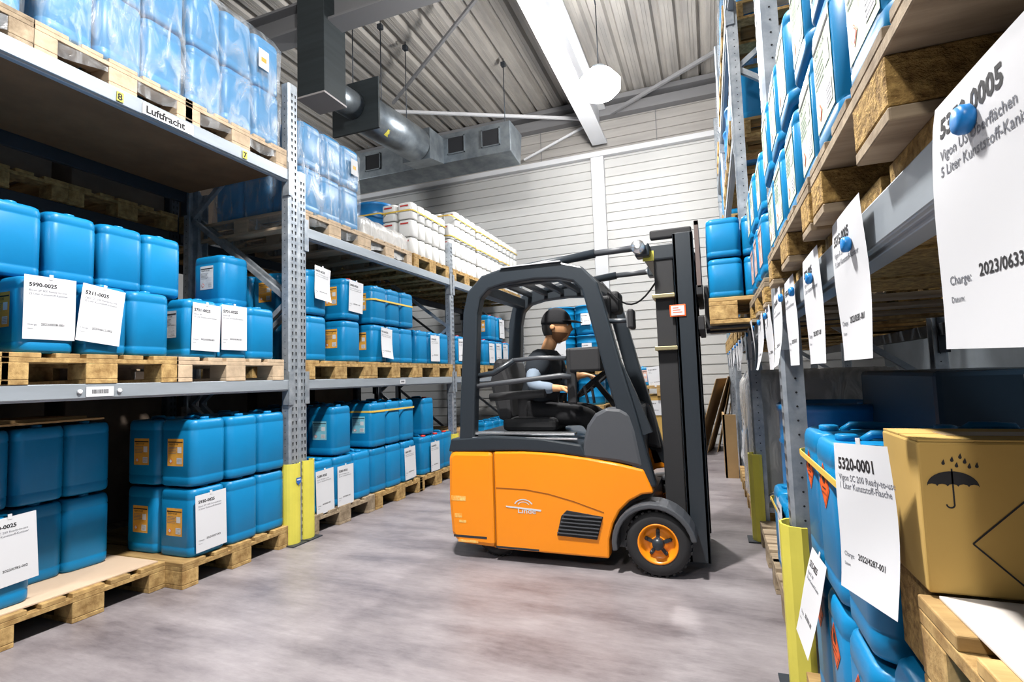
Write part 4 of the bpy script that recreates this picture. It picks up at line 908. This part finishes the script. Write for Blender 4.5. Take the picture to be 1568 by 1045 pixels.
# wheels
def wheel(x, y, r, w, rim, label):
    wo = MB().lathe([(r * .60, -w / 2 + .01), (r * .80, -w / 2), (r * .95, -w / 2 + .012), (r, -w / 2 + .035), (r, w / 2 - .035), (r * .95, w / 2 - .012), (r * .80, w / 2), (r * .6, w / 2 - .01), (r * .58, 0), (r * .6, -w / 2 + .01)], (0, 0, 0), 40, axis='y', cap=False)
    for k in range(28):
        a = 2 * math.pi * k / 28; T = Matrix.Rotation(a, 4, 'Y'); wo.box(r - .006, r + .004, -w / 2 + .02, w / 2 - .02, -.008, .008, 0, T)
    o = fp(wo, 'tyre', FORK_B); o.location = Vector((x, y, r + .004)) - FO
    rm = MB().lathe([(.012, -w / 2 + .03), (r * .22, -w / 2 + .03), (r * .30, -w / 2 + .045), (r * .50, -w / 2 + .045), (r * .56, -w / 2 + .01), (r * .62, -w / 2 + .006), (r * .62, w / 2 - .01), (.01, w / 2 - .01)], (0, 0, 0), 40, axis='y')
    q = rm.build('rim', rim, o)
    MB().lathe([(.004, -w / 2 - .01), (r * .16, -w / 2 - .008), (r * .2, -w / 2 + .035), (.01, -w / 2 + .04)], (0, 0, 0), 24, axis='y').build('hub_cap', FORK_D, o)
    nb = MB()
    for k in range(5):
        a = R(90 + 72 * k); nb.lathe([(.004, -w / 2 + .03), (.011, -w / 2 + .032), (.011, -w / 2 + .05)], (r * .38 * math.cos(a), 0, r * .38 * math.sin(a)), 8, axis='y')
        nb.bar((r * .15 * math.cos(a), -w / 2 + .03, r * .15 * math.sin(a)), (r * .34 * math.cos(a), -w / 2 + .036, r * .34 * math.sin(a)), .008, .02)
    nb.build('wheel_nuts', FORK_D, o)
wheel(-.325, NY + .06, .178, .16, FORK_O, '')
wheel(-.325, FY - .06, .178, .16, FORK_O, '')
wheel(-1.32, NY + .13, .14, .13, FORK_O, ''); wheel(-1.32, FY - .13, .14, .13, FORK_O, '')
fl = []
for a in range(190, -1, -12): fl.append((-.345 + .232 * math.cos(R(a)), .172 + .235 * math.sin(R(a))))
fi = [(-.345 + (p[0] + .345) * .87, .172 + (p[1] - .172) * .87) for p in fl][::-1]
fen = [p for p in fl if p[0] < -.1] ; fen2 = [(-.345 + (p[0] + .345) * .87, .172 + (p[1] - .172) * .87) for p in fen][::-1]
for a, c in ((NY - .035, NY + .15), (FY - .15, FY + .035)): fp(MB().prism(fen + fen2, 'y', a, c), 'wheel_arch', FORK_G, bevel=.008)
# mast
def rail(y0, y1, x0, x1, z0, z1, mt): return MB().box(x0, x1, y0, y1, z0, z1)
for y in (3.19, 3.78):
    fp(MB().box(-.17, -.055, y, y + .03, .05, 1.95).box(-.17, -.15, y, y + .08, .05, 1.95).box(-.075, -.055, y, y + .08, .05, 1.95), 'mast_rail', FORK_D, bevel=.004)
    fp(MB().box(-.285, -.175, y + .02, y + .06, .12, 1.88), 'inner_mast_rail', FORK_B, bevel=.004)
cb = MB().box(-.34, -.15, 3.2, 3.85, 1.80, 1.90).box(-.385, -.30, 3.14, 3.24, 1.82, 1.9).box(-.385, -.30, 3.82, 3.92, 1.82, 1.9).box(-.16, -.06, 3.2, 3.85, 1.88, 1.96)
fp(cb, 'mast_top_member', FORK_D, bevel=.012)
fp(MB().box(-.30, -.06, 3.2, 3.25, 1.93, 1.985), 'hose_guide', FORK_B, bevel=.01)
fp(MB().box(-.345, -.28, 3.195, 3.199, 1.80, 1.86), 'yellow_sticker', YEL)
for z in (1.58, 1.27): fp(MB().box(-.30, -.17, 3.17, 3.82, z - .012, z + .012), 'mast_cross_bar', mat('brassy_steel', (.40, .35, .2), .35, .6), bevel=.004)
fp(MB().box(-.28, -.17, 3.22, 3.82, .30, .38).box(-.28, -.17, 3.22, 3.82, .62, .68), 'mast_lower_member', GREYM, bevel=.006)
for y in (3.38, 3.64):
    fp(MB().tube([(-.21, y, .12), (-.21, y, 1.0)], .03, 14), 'lift_cylinder', FORK_D)
    fp(MB().tube([(-.21, y, 1.0), (-.21, y, 1.84)], .017, 12), 'lift_piston', CHROME)
for y in (3.12, 3.90):
    fp(MB().tube([(-1.18, y, 1.80), (-1.1, y, 1.82), (-.62, y, 1.865)], .028, 12), 'tilt_cylinder', FORK_D)
    t_ = fp(MB().tube([(-.62, y, 1.865), (-.36, y, 1.87)], .02, 12), 'tilt_piston', FORK_G)
    fp(MB().lathe([(.01, -.035), (.04, -.035), (.04, .035), (.01, .035)], (-.36, y, 1.87), 18, axis='y'), 'tilt_joint', CHROME)
hz = []
for k in range(13): t = k / 12; hz.append((-.62 + .36 * t, 3.3, 1.72 - .16 * math.sin(math.pi * t) * 1))
fp(MB().tube(hz, .006, 6), 'hose', FORK_B)
for k in range(4): fp(MB().tube([(-.24 + .012 * k, 3.46 + .03 * k, 1.9), (-.235 + .012 * k, 3.46 + .03 * k, 1.2), (-.25, 3.46 + .03 * k, .6)], .008, 6), 'hose', FORK_B)
ws = fp(MB().box(-.205, -.115, 3.184, 3.189, 1.452, 1.522), 'warning_plate', HAZ, bevel=.002); ws['label'] = 'white warning plate with orange border'
MB().box(-.197, -.123, 3.182, 3.184, 1.459, 1.515).build('plate_face', PAPER, ws)
wl_ = MB()
for k in range(3): wl_.box(-.188, -.135 - .01 * k, 3.1812, 3.182, 1.475 + k * .013, 1.479 + k * .013)
wl_.build('plate_print', HAZ, ws)
# carriage, load backrest, forks
fp(MB().box(-.05, -.015, 3.12, 3.88, 1.36, 1.44).box(-.05, -.015, 3.12, 3.88, 1.56, 1.62).box(-.10, -.05, 3.26, 3.32, 1.36, 1.62).box(-.10, -.05, 3.7, 3.76, 1.36, 1.62), 'fork_carriage', FORK_B, bevel=.006)
b = MB().box(-.045, -.02, 3.12, 3.15, 1.6, 1.99).box(-.045, -.02, 3.85, 3.88, 1.6, 1.99).box(-.045, -.02, 3.12, 3.88, 1.96, 1.99)
for k in range(5): b.box(-.04, -.025, 3.25 + k * .12, 3.27 + k * .12, 1.6, 1.97)
fp(b, 'load_backrest', GREYM, bevel=.003)
for y in (3.22, 3.60): fp(MB().prism([(-.012, 1.375), (-.012, 1.62), (.012, 1.62), (.022, 1.43), (1.0, 1.402), (1.0, 1.392), (.05, 1.375)], 'y', y, y + .10), 'fork', FORK_B, bevel=.003)
# load on the forks
P_Y.get((.012, 3.46, 1.405 - .022), math.pi, 'yellowish pallet lifted on the forklift forks', 'euro pallets in the racks')
KL = make_can(.19, .175, .225, BLUE)
for t in range(2):
    for r in range(4):
        for c in range(4):
            put(KL, .105 + r * .185, 3.165 + c * .197, 1.528 + t * .226, 'small blue can lifted on forks, %s tier, %s column, %s row' % (('lower', 'upper')[t], ORD[c], ORD[r]), -1, 'small cans on the lifted pallet', jit=.002)

# ================================================================== DRIVER
DO = Vector((-1.13, 3.5, .86))
def skin(nodes, edges, root, sub=2):
    me = bpy.data.meshes.new('s'); bm = bmesh.new(); ly = bm.verts.layers.skin.verify(); V = {}
    for k, (p, r) in nodes.items():
        v = bm.verts.new(Vector(p) - DO); rr = r if isinstance(r, tuple) else (r, r); v[ly].radius = rr; V[k] = v
        if k == root: v[ly].use_root = True
    for a, c in edges: bm.edges.new((V[a], V[c]))
    bm.to_mesh(me); bm.free(); o = bpy.data.objects.new('s', me); C.objects.link(o)
    m = o.modifiers.new('k', 'SKIN'); m.use_smooth_shade = True; m.branch_smoothing = .4
    m = o.modifiers.new('u', 'SUBSURF'); m.levels = sub; m.render_levels = sub
    bpy.context.view_layer.update()
    r = bpy.data.meshes.new_from_object(o.evaluated_get(bpy.context.evaluated_depsgraph_get()))
    bpy.data.objects.remove(o); return r
def chain(names): return list(zip(names, names[1:]))
J = dict(pel=(-1.13, 3.5, .90), sp1=(-1.12, 3.5, 1.03), sp2=(-1.10, 3.5, 1.17), nk=(-1.065, 3.5, 1.30), nk2=(-1.03, 3.5, 1.37), hd=(-1.0, 3.5, 1.44),
         shr=(-1.08, 3.35, 1.25), elr=(-1.10, 3.26, 1.06), wrr=(-.93, 3.275, 1.05), shl=(-1.08, 3.65, 1.25), ell=(-1.0, 3.73, 1.07), wrl=(-.865, 3.64, 1.13),
         hpr=(-1.11, 3.42, .885), knr=(-.74, 3.38, .86), anr=(-.66, 3.38, .52), hpl=(-1.11, 3.58, .885), knl=(-.74, 3.64, .86), anl=(-.64, 3.64, .52))
rad = dict(pel=.12, sp1=.115, sp2=.12, nk=.06, nk2=.05, hd=.05, shr=.055, elr=.038, wrr=.026, shl=.055, ell=.038, wrl=.026, hpr=.075, knr=.055, anr=.035, hpl=.075, knl=.055, anl=.035)
nodes = {k: (J[k], rad[k]) for k in J}
edges = chain(['pel', 'sp1', 'sp2', 'nk', 'nk2', 'hd']) + chain(['sp2', 'shr', 'elr', 'wrr']) + chain(['sp2', 'shl', 'ell', 'wrl']) + chain(['pel', 'hpr', 'knr', 'anr']) + chain(['pel', 'hpl', 'knl', 'anl'])
# hands: palm plus five fingers each curling round lever / wheel
def hand(nodes, edges, w, sgn, dirv, wn):
    w = Vector(w); d = Vector(dirv).normalized(); side_ = d.cross(Vector((0, 0, 1))).normalized() * sgn; up = side_.cross(d) * sgn
    pm = w + d * .045; nodes[wn + 'p'] = (pm, (.026, .017)); edges.append((wn, wn + 'p'))
    for i, (L, o_) in enumerate(((.070, .024), (.078, .008), (.072, -.008), (.058, -.024))):
        k = wn + 'f%d' % i; b0 = pm + d * .03 + side_ * o_
        nodes[k + 'a'] = (b0, .0095); nodes[k + 'b'] = (b0 + d * L * .45 - up * L * .18, .009); nodes[k + 'c'] = (b0 + d * L * .55 - up * L * .62, .008); nodes[k + 'd'] = (b0 + d * L * .22 - up * L * .8, .0075)
        edges += [(wn + 'p', k + 'a')] + chain([k + 'a', k + 'b', k + 'c', k + 'd'])
    k = wn + 't'; nodes[k + 'a'] = (pm + side_ * .034 - up * .004, .0115); nodes[k + 'b'] = (pm + side_ * .045 + d * .03 - up * .02, .0095); nodes[k + 'c'] = (pm + side_ * .035 + d * .05 - up * .036, .0085)
    edges += [(wn + 'p', k + 'a')] + chain([k + 'a', k + 'b', k + 'c'])
hand(nodes, edges, J['wrr'], 1, (1, .05, -.05), 'wrr'); hand(nodes, edges, J['wrl'], -1, (1, -.3, -.05), 'wrl')
me = skin(nodes, edges, 'pel')
# head: sculpted ellipsoid in profile, facing +x, chin slightly down
hb = bmesh.new(); hb.from_mesh(me); nb0 = len(hb.verts)
hc = Vector((-.985, 3.5, 1.475)) - DO; rows, colsn = 22, 28; ring = []
for i in range(rows + 1):
    th = math.pi * i / rows; l = []
    for k in range(colsn):
        ph = 2 * math.pi * k / colsn; x = math.sin(th) * math.cos(ph); y = math.sin(th) * math.sin(ph); z = math.cos(th)
        X, Yy, Zz = x * .098, y * .077, z * .118
        f = max(0, x)
        if z < -.2: X += .012 * f * (-z); Yy *= 1 - .28 * (-z - .2)
        nose = math.exp(-((z + .12) / .16) ** 2 - (y / .13) ** 2) * (x > 0); X += .026 * nose
        X += .008 * math.exp(-((z - .2) / .09) ** 2 - (y / .5) ** 2) * (x > 0)
        for s in (-1, 1): X -= .011 * math.exp(-((z - .06) / .09) ** 2 - ((y - s * .36) / .16) ** 2) * (x > 0)
        X += .007 * math.exp(-((z + .42) / .05) ** 2 - (y / .28) ** 2) * (x > 0) + .006 * math.exp(-((z + .54) / .05) ** 2 - (y / .26) ** 2) * (x > 0) + .012 * math.exp(-((z + .78) / .12) ** 2 - (y / .3) ** 2) * (x > 0)
        l.append(hb.verts.new(Matrix.Rotation(R(6), 3, 'Y') @ Vector((X, Yy, Zz)) + hc))
    ring.append(l)
for a, c in zip(ring, ring[1:]):
    for k in range(colsn):
        f = hb.faces.new((a[k], a[(k + 1) % colsn], c[(k + 1) % colsn], c[k])); f.smooth = True
bmesh.ops.remove_doubles(hb, verts=hb.verts, dist=.0004); bmesh.ops.recalc_face_normals(hb, faces=hb.faces); hb.to_mesh(me); hb.free()
me.materials.clear(); me.materials.append(GLOVE)
dr = bpy.data.objects.new('person', me); C.objects.link(dr); dr.location = DO
tag(dr, 'person in dark cap, dark vest and grey sleeves seated driving the forklift', 'person')
def mesh_child(me, name, mt):
    me.materials.clear(); me.materials.append(mt); o = bpy.data.objects.new(name, me); C.objects.link(o); o.parent = dr; return o
n2 = {k: (J[k], rad[k] + .018) for k in ('sp2', 'shr', 'elr', 'shl', 'ell')}; n2['sp2'] = (J['sp2'], .09)
n2['wrr'] = (Vector(J['wrr']) - Vector((.015, 0, 0)), .036); n2['wrl'] = (Vector(J['wrl']) - Vector((.015, 0, 0)), .036)
mesh_child(skin(n2, chain(['sp2', 'shr', 'elr', 'wrr']) + chain(['sp2', 'shl', 'ell', 'wrl']), 'sp2'), 'sleeves', GREYC)
n3 = {k: (J[k], rad[k] + .045) for k in ('pel', 'sp1', 'sp2')}; n3['nk'] = (Vector(J['nk']) + Vector((.005, 0, .01)), .082)
n3['shr'] = (J['shr'], .105); n3['shl'] = (J['shl'], .105)
n3['ar'] = (Vector(J['shr']).lerp(Vector(J['elr']), .78), .082); n3['al'] = (Vector(J['shl']).lerp(Vector(J['ell']), .78), .082)
mesh_child(skin(n3, chain(['pel', 'sp1', 'sp2', 'nk']) + chain(['sp2', 'shr', 'ar']) + chain(['sp2', 'shl', 'al']), 'pel'), 'vest', NAVY)
n4 = {k: (J[k], rad[k] + .016) for k in ('pel', 'hpr', 'knr', 'anr', 'hpl', 'knl', 'anl')}
mesh_child(skin(n4, chain(['pel', 'hpr', 'knr', 'anr']) + chain(['pel', 'hpl', 'knl', 'anl']), 'pel'), 'trousers', BLK)
for s, k in ((0, 'anr'), (1, 'anl')):
    a = Vector(J[k]); ns = {'a': (a + Vector((-.03, 0, -.05)), .042), 'b': (a + Vector((.06, 0, -.065)), .042), 'c': (a + Vector((.15, 0, -.075)), (.038, .03))}
    mesh_child(skin(ns, chain(['a', 'b', 'c']), 'a'), 'shoe', FORK_B)
fp(MB().box(-.86, -.50, NY + .09, FY - .09, .38, .405), 'cab_floor', FORK_B)
# cap, hair, ears, eyes, beard
hr = MB(); lp = []
for i in range(9):
    th = R(10 + i * 10.5); lp.append([Matrix.Rotation(R(4), 3, 'Y') @ Vector((-.004 + .108 * math.sin(th) * math.cos(k * .2618), .087 * math.sin(th) * math.sin(k * .2618), .018 + .112 * math.cos(th))) + hc for k in range(24)])
hr.loft(lp, smooth=True); hr.build('cap', BLK, dr)
br = MB(); outer = []; inner = []
for k in range(13):
    a = R(-62 + 124 * k / 12); inner.append((.096 * math.cos(a), .080 * math.sin(a))); outer.append((.085 + .095 * math.cos(a) ** .7 if math.cos(a) > 0 else .09, .082 * math.sin(a)))
br.loft([[Vector((p[0], p[1], .030 + dz - .25 * max(0, p[0] - .1))) + hc for p in inner + outer[::-1]] for dz in (0, .006)]); br.build('cap_brim', BLK, dr)
hh = MB(); lp = []
for i in range(6):
    th = R(78 + i * 9); lp.append([Vector((-.006 + .100 * math.sin(th) * math.cos(a), .081 * math.sin(th) * math.sin(a), .118 * math.cos(th))) + hc for a in [R(95 + 170 * k / 16) for k in range(17)]])
hq = MB()
V = [[hq.bm.verts.new(p) for p in l] for l in lp]
for a, c in zip(V, V[1:]):
    for k in range(16): hq.bm.faces.new((a[k], a[k + 1], c[k + 1], c[k]))
hq.build('hair', HAIR, dr, smooth=True)
bq = MB(); V = []
for i in range(7):
    th = R(112 + i * 9); V.append([bq.bm.verts.new(Matrix.Rotation(R(6), 3, 'Y') @ Vector((.101 * math.sin(th) * math.cos(a) * (1.04 if abs(a) < 1 else 1), .078 * (1 - .28 * max(0, -math.cos(th) - .2)) * math.sin(th) * math.sin(a), .121 * math.cos(th))) + hc) for a in [R(-100 + 200 * k / 18) for k in range(19)]])
for a, c in zip(V, V[1:]):
    for k in range(18): bq.bm.faces.new((a[k], a[k + 1], c[k + 1], c[k]))
bq.build('beard', mat('stubble', (0.22, 0.10, 0.045), .8), dr, smooth=True)
for s in (-1, 1):
    MB().lathe([(.004, -.006), (.014, -.008), (.019, 0), (.014, .006), (.003, .004)], (0, 0, 0), 14, axis='y').build('ear', GLOVE, dr, loc=hc + Vector((-.008, s * .079, -.012)))
    e = MB().lathe([(.002, -.009), (.008, -.006), (.0105, 0), (.008, .006), (.002, .009)], (0, 0, 0), 12, axis='x').build('eye', PAPER, dr, loc=hc + Vector((.083, s * .028, .004)))
    MB().lathe([(.001, .0), (.005, 0), (.003, .0015)], (0, 0, 0), 10, axis='x').build('pupil', INK, e, loc=(.0092, 0, 0))
